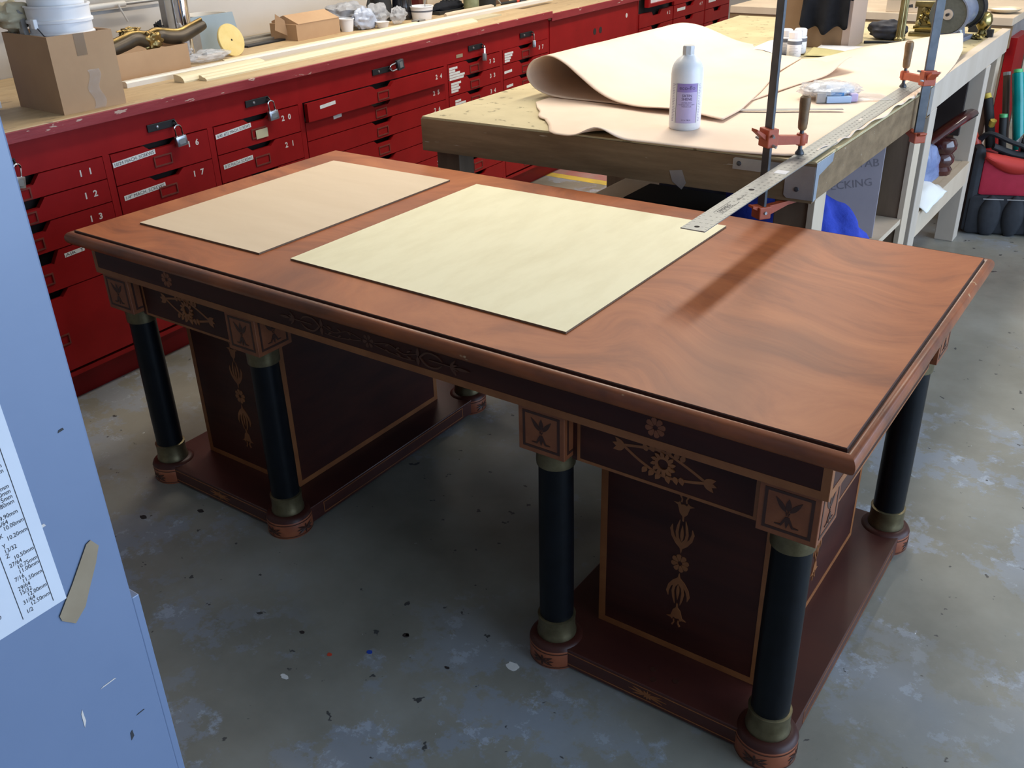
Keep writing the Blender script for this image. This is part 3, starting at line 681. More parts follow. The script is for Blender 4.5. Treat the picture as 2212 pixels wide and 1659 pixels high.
# buckets
def bucket(name, label, u, wd, z0, r0, r1, h, rings=True):
    t = cab_thing(name, label, 'bucket', u, wd, z0)
    prof = [(0, .0), (r0, 0), (r1*.985, h*.70), (r1*1.05, h*.705), (r1*1.05, h*.73), (r1*.99, h*.74), (r1*.995, h*.83), (r1*1.06, h*.835), (r1*1.06, h*.86), (r1*1.0, h*.87), (r1*1.01, h*.985), (r1*1.05, h*.985), (r1*1.05, h), (r1*.97, h), (r0*.96, .006), (0, .006)]
    MB().lathe(prof, (0, 0, 0), 40).build('pail', M_white, t, True); return t
bk = bucket('bucket', 'white plastic bucket with wire handle standing in the big carton', .532, -.135, ZT+.006, .078, .096, .31)
MB().tube([(.02, -.103, .255), (.055, -.102, .225), (.095, -.05, .195), (.110, .04, .180), (.095, .11, .20)], .0022, 6).build('wire_handle', M_dsteel, bk, True)
MB().box(.01, .03, -.112, -.098, .245, .275, .003).build('handle_lug', M_white, bk)
bk2 = thing('bucket', 'second white bucket nested upside in the wire-handled bucket', 'bucket', cabp(-.135, .532, ZT+.20), CA)
MB().lathe([(0, 0), (.078, 0), (.084, .10), (.092, .24), (.097, .24), (.097, .25), (.088, .25), (.08, .006), (0, .006)], (0, 0, 0), 36).build('pail', M_white, bk2, True)
# stuff at far left: canvas scrap, stick, white tub, blue carton
tag(blob((0, 0, 0), (.07, .06, .045), 3, .4, 2.6).build('canvas_scrap', M_cloth, None, True, loc=cabp(-.25, .44, ZT+.285)), 'crumpled tan canvas scrap sticking out of the big carton', 'cloth')
tag(blob((0, 0, 0), (.016, .014, .05), 8, .4, 2.6).build('canvas_strip', M_cloth, None, True, loc=cabp(-.262, .442, ZT+.255)), 'hanging tan canvas strip inside the big carton', 'cloth')
tag(MB().box(-.012, .012, -.008, .008, -.06, .075).build('wood_stick', M_zinc, loc=cabp(-.185, .432, ZT+.23), rot=(R_(-4), R_(-14), CA)), 'grey stick leaning in the corner of the big carton', 'stick')
tb = cab_thing('plastic_tub', 'small cream tub beside the bucket in the carton', 'tub', .455, -.262, ZT+.10)
MB().box(-.014, .014, -.022, .026, 0, .15, .006).build('tub_body', M_trimw, tb, True); MB().box(-.015, .015, -.024, .028, .13, .152, .004).build('lid', M_white, tb, True)
bb = cab_thing('blue_carton', 'blue printed carton with white base behind the big carton', 'box', .25, -.33, ZT)
MB().box(-.15, 0, 0, .125, .022, .125, .002).build('carton_body', M_bluebox, bb); MB().box(-.15, .0008, -.0008, .1258, 0, .022, .001).build('white_base', M_white, bb)
# shallow carton with the bronze casting on it
b2 = cab_thing('cardboard_tray', 'shallow tan cardboard box under the bronze casting', 'box', .72, -.335, ZT)
open_box(MB(), -.26, 0, 0, .465, 0, .100).build('box_walls', M_card, b2)
MB().box(-.255, -.005, .006, .459, .078, .082).build('inner_pad', M_cardin, b2)
br = cab_thing('bronze_casting', 'curved bronze casting with wing-like arms on the shallow box', 'ornament', 1.06, -.372, ZT+.1)
arm = lambda pts, rs: MB().tube(catmull(pts, 26), [rs[0]+(rs[1]-rs[0])*math.sin(math.pi*k/25)**.7 if 1 else 0 for k in range(26)], 12, 1.15)
arm([(0, -.27, .012), (0, -.20, .012), (0, -.13, .026), (0, -.075, .038), (0, -.03, .020), (0, .0, .012)], (.013, .021)).build('left_arm', M_dbronze, br, True)
arm([(0, .0, .022), (0, .035, .036), (0, .07, .026), (0, .13, .020), (0, .19, .034), (0, .255, .052)], (.014, .021)).build('right_arm', M_dbronze, br, True)
arm([(-.008, -.27, .034), (-.008, -.20, .036), (-.008, -.13, .050), (-.008, -.075, .060), (-.006, -.02, .050), (-.006, .02, .058), (-.008, .07, .050), (-.008, .13, .042), (-.008, .19, .056), (-.008, .25, .072)], (.007, .010)).build('bright_ridge', M_bronze, br, True)
blob((.008, -.01, .022), (.020, .038, .034), 4, .45, 2.6).build('centre_boss', M_bronze, br, True)
blob((-.015, -.09, .066), (.012, .045, .014), 9, .6, 4).build('leaf_scroll', M_bronze, br, True)
# steel frame, chrome pipe, white pipe on the wall
sf = cab_thing('steel_stand', 'grey steel stand with tall posts behind the chrome pipe', 'stand', 1.325, -.60, ZT)
MB().box(-.018, .018, -.018, .018, 0, .75, .003).build('post', M_zinc, sf); MB().box(-.012, .012, .03, .05, 0, .75, .002).build('thin_post', M_steel, sf); MB().box(-.06, .06, -.05, .07, 0, .012, .002).build('base', M_zinc, sf)
blob((0, -.05, .12), (.02, .022, .035), 2, .6, 4).build('knob', M_hasp, sf, True)
cp = cab_thing('chrome_pipe', 'shiny chrome pipe standing behind the bronze casting', 'pipe', 1.322, -.50, ZT)
MB().lathe([(.0, .0), (.024, .0), (.024, .145), (.028, .147), (.028, .8), (0, .8)], (0, 0, 0), 28).build('pipe', M_chrome, cp, True)
wp = cab_thing('wall_pipe', 'white capped horizontal pipe along the wall', 'pipe', 1.0, -.80, 1.165)
MB().lathe([(.011, 0), (.012, .03), (.012, .28), (.006, .285)], (0, 0, 0), 14, (0, 1, 0)).build('sleeve', M_trimw, wp, True)
MB().lathe([(.007, -.3), (.007, .46)], (-.0, .0, 0), 12, (0, 1, 0)).build('rod', M_zinc, wp, True); MB().box(-.02, -.008, -.6, .46, -.03, -.018).build('rail', M_zinc, wp)
tag(MB().lathe([(.004, 0), (.004, .075)], (0, 0, 0), 8, (0, .45, -1)).build('peg', M_trimw, None, True, loc=cabp(-.77, 1.225, 1.168)), 'thin white peg hanging from the wall pipe', 'peg')
tag(MB().ext([(0, 0), (.09, 0), (.085, .075), (.05, .10), (0, .07)], (-.004, 0, 0), Y, Z, X, .006).build('grey_offcut', M_zinc, None, loc=cabp(-.50, .86, ZT+.083), rot=(0, 0, CA)), 'grey sheet offcut standing in the shallow box', 'offcut')
# grey-blue board on a white tub, felt disc, poly bags
wb = cab_thing('white_pail', 'round white pail behind the grey-blue board', 'bucket', 1.625, -.715, ZT)
MB().lathe([(0, 0), (.085, 0), (.098, .135), (.101, .135), (.101, .145), (.094, .145), (.08, .006), (0, .006)], (0, 0, 0), 36).build('pail', M_trimw, wb, True)
gb = cab_thing('grey_board', 'grey-blue painted board leaning against the white pail', 'board', 1.45, -.585, ZT)
MB().ext([(0, 0), (.245, 0), (.225, .155), (-.012, .155)], (-.012, 0, 0), Y, Z, X, .012).build('panel', M_greyboard, gb, rot=(0, R_(-5), 0)); MB().box(0.001, .004, -.042, .012, 0, .13).build('steel_edge', M_zinc, gb)
MB().lathe([(.012, 0), (.012, .006), (0, .009)], (0.004, .19, .080), 12, (1, 0, 0)).build('screw_cap', M_white, gb, True)
fd = cab_thing('felt_disc', 'round yellow felt disc with a small centre hole', 'disc', 1.515, -.455, ZT+.062)
dd = MB().lathe([(.0045, -.006), (.066, -.006), (.068, -.003), (.068, .003), (.066, .006), (.0045, .006)], (0, 0, 0), 40, (1, .0, .30), caps=False).build('felt', M_disc, fd, True)
MB().lathe([(.0045, -.0055), (.0045, .0055)], (0, 0, 0), 12, (1, 0, .30)).build('hole', M_dark, fd)
tag(blob((0, 0, 0), (.05, .11, .03), 12, .55, 3.5, flatz=-.018, ridge=True).build('poly_bag', M_plastic, None, True, loc=cabp(-.43, 1.36, ZT+.02), rot=(0, 0, CA)), 'crumpled clear bag in front of the grey-blue board', 'plastic bag')
tag(blob((0, 0, 0), (.03, .025, .09), 14, .5, 3.0, flatz=-.085, ridge=True).build('poly_sleeve', M_plastic, None, True, loc=cabp(-.42, 1.235, ZT+.087), rot=(0, 0, CA)), 'clear plastic sleeve standing beside the shallow box', 'plastic bag')
for k, (wd, u0, u1, hh, lb) in enumerate(((-.72, 1.72, 2.4, .020, 'dusty flat bar lying nearest the wall'), (-.66, 1.74, 2.3, .012, 'thin dusty bar lying between two others'), (-.58, 1.70, 2.05, .008, 'short dark bar poking out behind the felt disc'))):
    tag(MB().box(-.022, .022, 0, u1-u0, 0, hh, .002).build('metal_bar', M_dustbar if k < 2 else M_hasp, loc=cabp(wd, u0, ZT), rot=(0, 0, CA+R_(1.5*k-1))), lb, 'bar', 'bars behind the felt disc')
# painted mouldings
def moulding(name, label, u0, u1, wd, prof, m, dz=0, rz=0, endm=None):
    o = MB().ext(prof, (0, 0, 0), X, Z, Y, u1-u0).build(name, m, loc=cabp(wd, u0, ZT+dz), rot=(0, 0, CA+rz)); return tag(o, label, 'moulding', 'painted mouldings on the counter')
quarter = [(0, 0), (.055, 0), (.055, .005), (.050, .014), (.040, .021), (.026, .025), (.010, .0265), (0, .026)]
cove = [(0, 0), (.04, 0), (.04, .006), (.03, .012), (.02, .013), (.012, .018), (.0, .019)]
moulding('trim_moulding', 'long white strip starting beside the shallow box', .80, 3.86, -.262, [(0, 0), (.030, 0), (.030, .016), (.024, .022), (0, .022)], M_trimw)
moulding('trim_moulding', 'wide rounded cream moulding with its cut end in front', .962, 1.38, -.172, quarter, M_trim)
moulding('trim_moulding', 'narrow cream moulding lying nearest the counter edge', 1.025, 2.815, -.108, cove, M_trim)
moulding('trim_moulding', 'flat cream board coloured as shaded facets between the painted mouldings', 1.38, 3.11, -.190, [(0, 0), (.075, 0), (.075, .008), (.0, .008)], mat('shaded_cream_paint', (.46, .40, .27), (.50, .44, .30), 3, .55, stretch=(2, .2, 2)))  # duller cream: shade of the tilted profile facets put into the colour
moulding('trim_moulding', 'short cream strip ending beside the white paint tub', 1.32, 2.605, -.305, cove, M_trim)
# small carton and its neighbours
b3 = cab_thing('small_carton', 'small tan cardboard carton with a sagging lid', 'box', 1.945, -.488, ZT)
MB().box(-.17, 0, 0, .295, 0, .072).build('carton_body', M_card, b3)
MB().ext([(0, .074), (.0, .072), (.17, .072), (.17, .080), (.09, .108)], (0, 0, 0), -X, Z, Y, .28).build('lid', M_card, b3, loc=(.002, .012, 0))
MB().ext([(0, 0), (.06, .03), (.05, .10), (.01, .07)], (0, 0, 0), Vector((-.5, -.86, 0)), Z, Vector((-.86, .5, 0)), .003).build('flap', M_card, b3, loc=(-.06, .003, .02))
mb = MB().box(-.10, -.098, .06, .10, .100, .1002); 
tag(blob((0, 0, 0), (.085, .135, .075), 21, .55, 3.4, flatz=-.04, ridge=True).build('grey_plastic_bag', mat('grey_poly', (.22, .22, .23), (.34, .34, .36), 9, .3, bump=.7, bscale=24), None, True, loc=cabp(-.58, 2.40, ZT+.06)), 'dark grey crumpled bag behind the small carton', 'plastic bag')
tag(blob((0, 0, 0), (.045, .085, .062), 25, .6, 3.2, flatz=-.045, ridge=True).build('silver_plastic_bag', mat('silver_poly', (.36, .40, .50), (.46, .50, .60), 9, .22, bump=.7, bscale=24), None, True, loc=cabp(-.47, 2.40, ZT+.048)), 'bluish silver bag slumped beside the small carton', 'plastic bag')
tag(blob((0, 0, 0), (.06, .095, .060), 27, .6, 3.4, flatz=-.045, ridge=True).build('clear_plastic_bag', M_plastic, None, True, loc=cabp(-.50, 2.53, ZT+.05)), 'cloudy clear bag in front of the black mugs', 'plastic bag')
tag(blob((0, 0, 0), (.042, .06, .050), 29, .6, 3.6, flatz=-.038, ridge=True).build('hardware_bag', M_plastic, None, True, loc=cabp(-.43, 2.62, ZT+.042)), 'small clear bag of hardware, nearest the black mugs', 'plastic bag')
cu = MB().lathe([(0, 0), (.028, 0), (.036, .055), (.039, .056), (.039, .06), (.034, .06), (.026, .003), (0, .003)], (0, 0, 0), 24).build('white_cup', M_white, None, True, loc=cabp(-.50, 2.305, ZT)); tag(cu, 'white plastic cup beside the small carton', 'cup')
cu = MB().lathe([(0, 0), (.024, 0), (.034, .028), (.036, .03), (.032, .03), (.02, .003), (0, .003)], (0, 0, 0), 24).build('white_dish', M_white, None, True, loc=cabp(-.41, 2.47, ZT)); tag(cu, 'shallow white dish in front of the clear bags', 'dish')
def mug(label, u, wd, r, h, m, handle):
    t = cab_thing('mug', label, 'mug', u, wd, ZT, group='black mugs')
    MB().lathe([(0, 0), (r*.82, 0), (r*.95, .008), (r, .03), (r*.98, h*.5), (r*.90, h*.9), (r*.93, h), (r*.86, h), (r*.85, h*.5), (r*.7, .01), (0, .01)], (0, 0, 0), 32).build('mug_body', m, t, True)
    if handle: MB().tube([(0, -r*.85, h*.8), (0, -r*1.35, h*.82), (0, -r*1.6, h*.6), (0, -r*1.4, h*.38), (0, -r*.9, h*.3)], .008, 8).build('handle', m, t, True)
mug('matt black mug with handle behind the clear bags', 2.69, -.60, .062, .145, M_rub, True)
mug('glossy black jug beside the white paint tub', 2.79, -.535, .055, .135, M_glaze, False)
pt = cab_thing('paint_tub', 'white paint tub with a black stripe and a spoon', 'tub', 2.835, -.44, ZT)
MB().lathe([(0, 0), (.050, 0), (.056, .03), (.061, .062), (.064, .063), (.063, .067), (.057, .066), (.048, .004), (0, .004)], (0, 0, 0), 32).build('tub_body', M_white, pt, True)
MB().lathe([(.0580, .038), (.0592, .046)], (0, 0, 0), 32, caps=False).build('black_stripe', M_grey, pt, True)
MB().tube([(.01, .02, .03), (.0, .03, .075), (0, .045, .105)], .003, 6).build('spoon', M_steel, pt, True)
mb_ = cab_thing('matchbox', 'little grey box in front of the paint tub', 'box', 2.665, -.36, ZT); MB().box(-.02, .018, 0, .07, 0, .016, .001).build('box_body', M_zinc, mb_); MB().box(.018, .0185, .002, .018, .001, .015).build('dark_end', M_dark, mb_)
tag(MB().box(-.12, 0, 0, .13, 0, .10, .002).build('red_brown_box', M_varn, loc=cabp(-.63, 2.97, ZT), rot=(0, 0, CA)), 'dark red box behind the paint tub', 'box')
tag(MB().box(-.10, 0, 0, .17, .0, .075, .002).build('pale_wood_block', M_pale, loc=cabp(-.60, 3.10, ZT), rot=(0, 0, CA)), 'pale wood block behind the black shoe', 'block')
sh = cab_thing('black_shoe', 'black work shoe lying on the counter', 'shoe', 3.0, -.49, ZT)
MB().ext([(0, 0), (.27, 0), (.275, .010), (.27, .016), (0, .018)], (-.045, 0, 0), Y, Z, X, .09).build('sole', M_rub, sh)
blob((0, .14, .03), (.042, .14, .032), 31, .2, 2.4, flatz=.016).build('upper', M_blackcloth, sh, True)
for k in range(4): MB().tube([(-.02, .10+.03*k, .058), (.0, .105+.03*k, .066), (.02, .10+.03*k, .058)], .004, 6).build('lace', M_rub, sh, True)
j = cab_thing('glass_jar', 'murky greenish glass jar in front of the black shoe', 'jar', 3.24, -.40, ZT)
MB().lathe([(0, 0), (.040, 0), (.044, .006), (.044, .13), (.036, .15), (.036, .165), (.032, .165), (.032, .15), (.040, .13), (.040, .008), (0, .008)], (0, 0, 0), 28).build('glass', M_glass, j, True)
blob((0, 0, .05), (.034, .034, .042), 5, .3, 3).build('contents', M_cloth, j, True)
j = cab_thing('dark_pot', 'dark plastic pot beside the glass jar', 'pot', 3.46, -.44, ZT); MB().lathe([(0, 0), (.05, 0), (.06, .11), (.055, .11), (.045, .005), (0, .005)], (0, 0, 0), 24).build('pot', M_rub, j, True); MB().lathe([(.0605, .10), (.063, .101), (.063, .112), (.06, .113)], (0, 0, 0), 24, caps=False).build('rim', M_brownpanel, j, True)
tag(MB().lathe([(.010, 0), (.014, .01), (.015, .1), (.013, .44), (.007, .46), (0, .462)], (0, 0, 0), 14, (0, 1, 0)).build('wooden_handle', M_pale, None, True, loc=cabp(-.32, 2.88, ZT+.016), rot=(0, 0, CA)), 'pale turned tool handle lying by the long white strip', 'tool handle')
tag(MB().box(-.02, .02, -.025, .005, 0, .028, .003).build('cork_block', M_cardin, loc=cabp(-.28, 2.87, ZT+.0), rot=(0, 0, CA)).copy() if 0 else MB().box(-.10, .0, 0, .22, 0, .05, .003).build('tool_tray', M_brownpanel, loc=cabp(-.52, 3.60, .931), rot=(0, 0, CA)), 'dark tool tray at the far end of the counter', 'tray')
hm = cab_thing('hammer', 'orange-tipped hammer lying across the tool tray', 'hammer', 3.62, -.43, .945, R_(-15))
MB().tube([(0, -.02, 0), (0, .10, .004)], .008, 8).build('handle', M_rub, hm, True); MB().tube([(0, .10, .004), (0, .12, .005)], .011, 8).build('collar', M_orangep, hm, True); MB().box(-.02, .02, .12, .17, -.008, .016, .003).build('head', M_dsteel, hm, True)
MB().tube([(0, -.02, 0), (-.02, -.06, .05)], .004, 6).build('peg', M_steel, hm, True)

# ================================================================== WORKBENCHES
ZB = .90
bn = thing('workbench', 'heavy stained workbench with zinc corners under the leather', 'workbench', (.92, 1.75, 0))
BO = Vector((.92, 1.75, 0))
def B(mb, name, m, parent=bn, smooth=False, **k):
    mb.v = [(a-BO.x, b-BO.y, c) for a, b, c in mb.v]; return mb.build(name, m, parent, smooth, **k)
FL, FRr, BR, BL = (.290, 1.098), (1.577, 1.152), (1.577, 2.365), (.262, 2.365)
B(MB().ext([FL, FRr, BR, BL], (0, 0, .868), X, Y, Z, .032), 'top', M_benchtop)
def plank(a, b, t, z0, z1, inward):
    a, b = Vector((*a, 0)), Vector((*b, 0)); d = (b-a).normalized(); n = Vector((-d.y, d.x, 0))*inward
    return MB().ext([(0, z0), ((b-a).length, z0), ((b-a).length, z1), (0, z1)], a, d, Z, n, t)
B(plank((.288, 1.094), (1.579, 1.148), .04, .790, .894, 1), 'front_apron', M_bench)
B(plank((1.580, 1.150), (1.580, 2.365), .04, .795, .893, 1), 'right_apron', M_bench)
B(plank((.260, 2.365), (.288, 1.10), .04, .790, .893, 1), 'left_apron', M_bench)
B(plank((.26, 2.364), (1.58, 2.364), .04, .79, .89, -1), 'back_apron', M_bench)
for x0, y0, m in ((.300, 1.15, M_brownleg), (1.462, 1.195, M_brownleg), (.335, 2.24, M_brownleg), (1.462, 2.24, M_brownleg)):
    lg = B(MB().box(x0, x0+.095, y0, y0+.08, 0, .868, .003), 'leg', m)
    if x0 > 1: B(MB().box(x0+.095, x0+.113, y0-.005, y0+.085, 0, .793, .001), 'leg_cheek', M_pale, lg)
B(MB().box(.44, 1.455, 1.40, 2.32, .425, .445), 'lower_shelf', M_pale); B(MB().box(1.455, 1.57, 1.40, 2.235, .425, .445), 'shelf_end', M_pale)
# zinc straps and corner plates
def rivet(parent, p, n): B(MB().lathe([(.007, 0), (.006, .002), (0, .003)], p, 10, n), 'rivet', M_dsteel, parent, True)
fa = Vector((FRr[0]-FL[0], FRr[1]-FL[1], 0)).normalized(); fn = Vector((fa.y, -fa.x, 0))
def on_front(x, z): return Vector((.288, 1.094, 0))+fa*(x-.288)/fa.x+Vector((0, 0, z))+fn*.0005
st = B(MB().ext([(0, 0), (.22, 0), (.22, .030), (.006, .032), (0, .028)], on_front(1.355, .858), fa, Z, fn, .0015), 'zinc_strap', M_zinc); rivet(st, on_front(1.372, .874)+fn*.0015, fn)
st = B(MB().ext([(0, .008), (.008, 0), (.078, 0), (.078, .09), (0, .09)], on_front(1.502, .798), fa, Z, fn, .0016), 'corner_plate', M_zinc); rivet(st, on_front(1.535, .824)+fn*.0016, fn)
MBp = MB().ext([(1.149, .795), (1.170, .797), (1.175, .86), (1.28, .875), (1.285, .898), (1.149, .898)], (1.5802, 0, 0), Y, Z, X, .0014); B(MBp, 'corner_plate', M_bluezinc)
B(MB().ext([(2.315, .80), (2.365, .80), (2.365, .896), (2.315, .896)], (1.5802, 0, 0), Y, Z, X, .0014), 'corner_plate', M_zinc)
B(MB().ext([(0, .0), (.03, -.02), (.042, .0), (.028, .036), (-.01, .03)], on_front(1.18, .800), fa, Z, fn, .0008), 'torn_tape', M_zinc)

pb = thing('pine_bench', 'newer pale pine workbench behind the stained workbench', 'workbench', (.92, 3.15, 0)); PO = Vector((.92, 3.15, 0))
def Pn(mb, name, m, parent=pb, smooth=False, **k):
    mb.v = [(a-PO.x, b-PO.y, c) for a, b, c in mb.v]; return mb.build(name, m, parent, smooth, **k)
Pn(MB().ext([(.258, 2.368), (1.572, 2.368), (1.545, 3.915), (.185, 3.935)], (0, 0, .87), X, Y, Z, .031), 'top', M_benchtop)
Pn(plank((1.576, 2.368), (1.548, 3.915), .038, .800, .903, 1), 'right_apron', M_palew)
Pn(plank((.183, 3.935), (.257, 2.37), .038, .800, .893, 1), 'left_apron', M_pale)
Pn(plank((1.545, 3.917), (.185, 3.937), .038, .800, .893, 1), 'back_apron', M_pale)
for x0, y0, wx, wy, m in ((1.490, 2.395, .086, .095, M_palew), (1.475, 3.425, .085, .09, M_palew), (.29, 2.40, .09, .09, M_pale), (.24, 3.80, .09, .09, M_pale), (1.452, 3.80, .085, .09, M_pale)):
    Pn(MB().box(x0, x0+wx, y0, y0+wy, 0, .80 if x0 > 1 else .87, .003), 'leg', m)
Pn(MB().box(.33, 1.548, 2.49, 3.42, .365, .385), 'lower_shelf', M_pale); Pn(MB().box(1.535, 1.566, 2.49, 3.425, .285, .386), 'shelf_rail', M_pale)
Pn(MB().box(.33, 1.50, 3.40, 3.43, .50, .80), 'painted_dark_backing', M_dark)  # dark panel: shade and black things under the bench put into its colour

# ------------------------------------------------------------------ leather
front = [(.512, 1.436), (.56, 1.37), (.61, 1.315), (.64, 1.262), (.664, 1.238), (.69, 1.228), (.745, 1.17), (.80, 1.095), (.835, 1.072), (.89, 1.066), (.937, 1.068), (.99, 1.078), (1.04, 1.093), (1.09, 1.108), (1.149, 1.112), (1.25, 1.116), (1.376, 1.122), (1.47, 1.142), (1.53, 1.158), (1.590, 1.19)]
back = [(.512, 1.60), (.60, 2.2), (.75, 2.5), (.95, 2.62), (1.03, 2.70), (1.10, 2.88), (1.155, 2.96), (1.25, 3.02), (1.40, 3.12), (1.49, 3.15), (1.53, 3.0), (1.56, 2.70), (1.590, 2.38)]
def hide_pt(a, b):
    x = .512+(1.590-.512)*a; f = interp(x, front); g = interp(x, back); y = f+(g-f)*b
    z = .9042+.0015*nz3(x*5, y*5, 1)
    z += .034*math.exp(-((x-.985)/.055)**2-((y-1.06)/.085)**2)
    if y > 2.75: z += (y-2.75)**2*.42
    wv_ = max(0, (x-1.574)/.016)
    x = .512+(x-.512)*(interp(y, [(1.1, 1.535), (1.3, 1.562), (1.6, 1.578), (2.3, 1.584), (2.5, 1.59)])-.512)/(1.59-.512)
    z += .0045*wv_*(1+math.sin(y*42+math.sin(y*9)*2)) if y < 2.4 else 0; x += wv_*.004*math.sin(y*19)
    return (x, y, z)
hd = MB().grid(110, 70, hide_pt); hd.v = [(a-1.05, b-2, c-.9) for a, b, c in hd.v]
tag(hd.build('leather_hide', M_leather2, None, True, 60, (1.05, 2, .9), thick=.0026, off=1), 'flat pale leather hide spread under the folded one to the bench edge', 'leather')
prof = catmull([(1.24, 0, .9115), (1.10, 0, .9115), (.95, 0, .9115), (.80, 0, .9115), (.66, 0, .9115), (.565, 0, .912), (.495, 0, .920), (.446, 0, .942), (.424, 0, .978), (.440, 0, 1.016), (.482, 0, 1.040), (.53, 0, 1.042), (.585, 0, 1.023), (.645, 0, .989), (.71, 0, .953), (.775, 0, .930), (.85, 0, .920), (.95, 0, .918), (1.07, 0, .917), (1.19, 0, .916)], 150)
xlo = [(1.45, 1.10), (1.8, 1.15), (2.1, 1.18), (2.3, 1.225), (2.46, 1.255), (2.56, 1.13), (2.65, 1.05), (2.9, .95)]
xhi = [(1.44, 1.190), (1.6, 1.180), (1.9, 1.125), (2.26, 1.045), (2.63, 1.005), (2.75, .90), (2.88, .70)]
def fold_pt(a, b):
    k = a*149; i = min(int(k), 148); p = prof[i].lerp(prof[i+1], k-i); x, z = p.x, p.z; up = a > .5
    s = abs(a-.40)/.6
    y0 = 1.535-.07*min(1, max(0, (x-.42)/.5)) if up else 1.515
    y1 = (2.60+.25*max(0, 1-abs(x-.68)/.25) - .10*max(0, x-.93)) if up else 2.62
    if up: y1 = interp(x, [(.42, 2.58), (.52, 2.62), (.64, 2.86), (.80, 2.80), (1.0, 2.66), (1.25, 2.60)])
    else: y1 = interp(x, [(.42, 2.58), (.55, 2.60), (.9, 2.62), (1.25, 2.60)])
    if up and x > 1.0: y0 -= .03*(x-1.0)/.19
    y = y0+(y1-y0)*b
    e = interp(y, xhi if up else xlo); e0 = 1.19 if up else 1.24
    if x > .70: x = .70+(x-.70)*(e-.70)/(e0-.70)
    x += .055*(y-1.55)*max(0, 1-max(0, x-.42)/.35)       # the roll drifts to the right away from us
    if not up:
        z += .05*math.exp(-((x-1.27)/.12)**2-((y-2.44)/.11)**2)
    else:
        if y > 2.45: z = z-(z-.917)*min(1, (y-2.45)/.42)**1.6
        z += .012*math.exp(-((x-1.02)/.10)**2-((y-1.44)/.05)**2)
        z += .02*math.exp(-((x-.98)/.15)**2-((y-2.2)/.3)**2)*.2
    z += .0012*nz3(x*6, y*6, 3)
    return (x, y, max(z, .9105))
hd = MB().grid(150, 60, fold_pt); hd.v = [(a-.8, b-2, c-.9) for a, b, c in hd.v]
tag(hd.build('folded_leather_hide', M_leather, None, True, 80, (.8, 2, .9), thick=.0028, off=0), 'large leather hide folded over in a loop on the workbench', 'leather')

# ------------------------------------------------------------------ big white bottle with lavender label
bo = thing('dressing_bottle', 'tall white bottle with lavender label standing on the leather', 'bottle', (1.119, 1.321, .9075))
RB = .0465
MB().lathe([(0, 0), (.043, 0), (.0455, .003), (RB, .010), (RB, .155), (.0450, .170), (.0400, .184), (.031, .196), (.0215, .203), (.0165, .207), (.0160, .214), (0, .214)], (0, 0, 0), 48).build('bottle_body', M_white, bo, True)
MB().lathe([(.0, .208), (.0170, .208), (.0178, .210), (.0178, .228), (.0165, .2325), (0, .2325)], (0, 0, 0), 8).build('cap', M_whitecap, bo, True, 25)
base = math.atan2(-1.295-1.321, 2.345-1.119)-.03
def cyl(a, z, r): return (r*math.cos(base+a/RB), r*math.sin(base+a/RB), z)
def cyl_patch(a0, a1, z0, z1, r, n=14):
    mb = MB(); vs = []
    for k in range(n+1):
        a = a0+(a1-a0)*k/n; vs += [cyl(a, z0, r), cyl(a, z1, r)]
    return mb.add(vs, [(2*k, 2*k+2, 2*k+3, 2*k+1) for k in range(n)])
lb = cyl_patch(-.026, .034, .022, .134, RB+.0003).build('label', M_purple, bo, True)
cyl_patch(-.026, .034, .110, .134, RB+.0005).build('label_band', M_purpledk, lb, True)
def cyl_text(st, size, a, z, parent, m=M_purpleink, align='CENTER', sx=1, r=RB+.0008):
    vs, fs = text2d(st, size, align); MB().add([cyl(a+x*sx, z+y, r) for x, y in vs], fs).build('lettering', m, parent)
cyl_text('eco-flo', .0165, .004, .117, lb); cyl_text('SATIN', .0105, .004, .097, lb); cyl_text('SHENE', .0105, .004, .0875, lb)
cyl_text('LEATHER FINISH', .0042, .004, .079, lb); cyl_text('ACABADO PARA CUERO', .0042, .004, .0735, lb); cyl_text('FINITION CUIR', .0042, .004, .068, lb); cyl_text('32 fl oz  946 mL', .0042, .004, .030, lb)
mb = MB()
for k in range(24):
    z = .026+k*.0045; 
    for a0, a1 in ((.040, .040+.012*random.uniform(.5, 1)), (-.044, -.044+.013*random.uniform(.5, 1))): mb.add(cyl_patch(a0, a1, z, z+.0016, RB+.0004, 4).v, cyl_patch(a0, a1, z, z+.0016, RB+.0004, 4).f)
mb.build('fine_print', mat('pale_purple_ink', (.42, .38, .52), rough=.5), bo, True)
for a in (-.028, .036): cyl_patch(a-.0006, a+.0006, .022, .134, RB+.0005, 2).build('label_rule', M_purpleink, lb)

# three small white bottles
def small_bottle(label, x, y):
    t = thing('small_bottle', label, 'bottle', (x, y, ZB+.006), group='small white bottles behind the leather')
    MB().lathe([(0, 0), (.027, 0), (.029, .003), (.029, .064), (.026, .069), (.022, .071), (0, .071)], (0, 0, 0), 28).build('bottle_body', M_white, t, True)
    MB().lathe([(.0293, .048), (.0293, .062)], (0, 0, 0), 28, caps=False).build('grey_band', M_grey, t, True)
    MB().lathe([(.0, .070), (.0245, .070), (.026, .072), (.026, .094), (.022, .098), (0, .098)], (0, 0, 0), 14).build('cap', M_white, t, True, 20)
    mb = MB(); bs = math.atan2(-1.295-y, 2.345-x)
    for k in range(6):
        z = .010+k*.006; vs = []
        for q in range(9):
            a = bs-.7+1.3*q/8*(.6+.4*((k*7) % 5)/4); vs += [(.0292*math.cos(a), .0292*math.sin(a), z), (.0292*math.cos(a), .0292*math.sin(a), z+.0016)]
        mb.add(vs, [(2*q, 2*q+2, 2*q+3, 2*q+1) for q in range(8)])
    mb.build('fine_print', mat('grey_print', (.45, .46, .50), rough=.5), t)
small_bottle('front small white bottle with grey band', .940, 2.708)
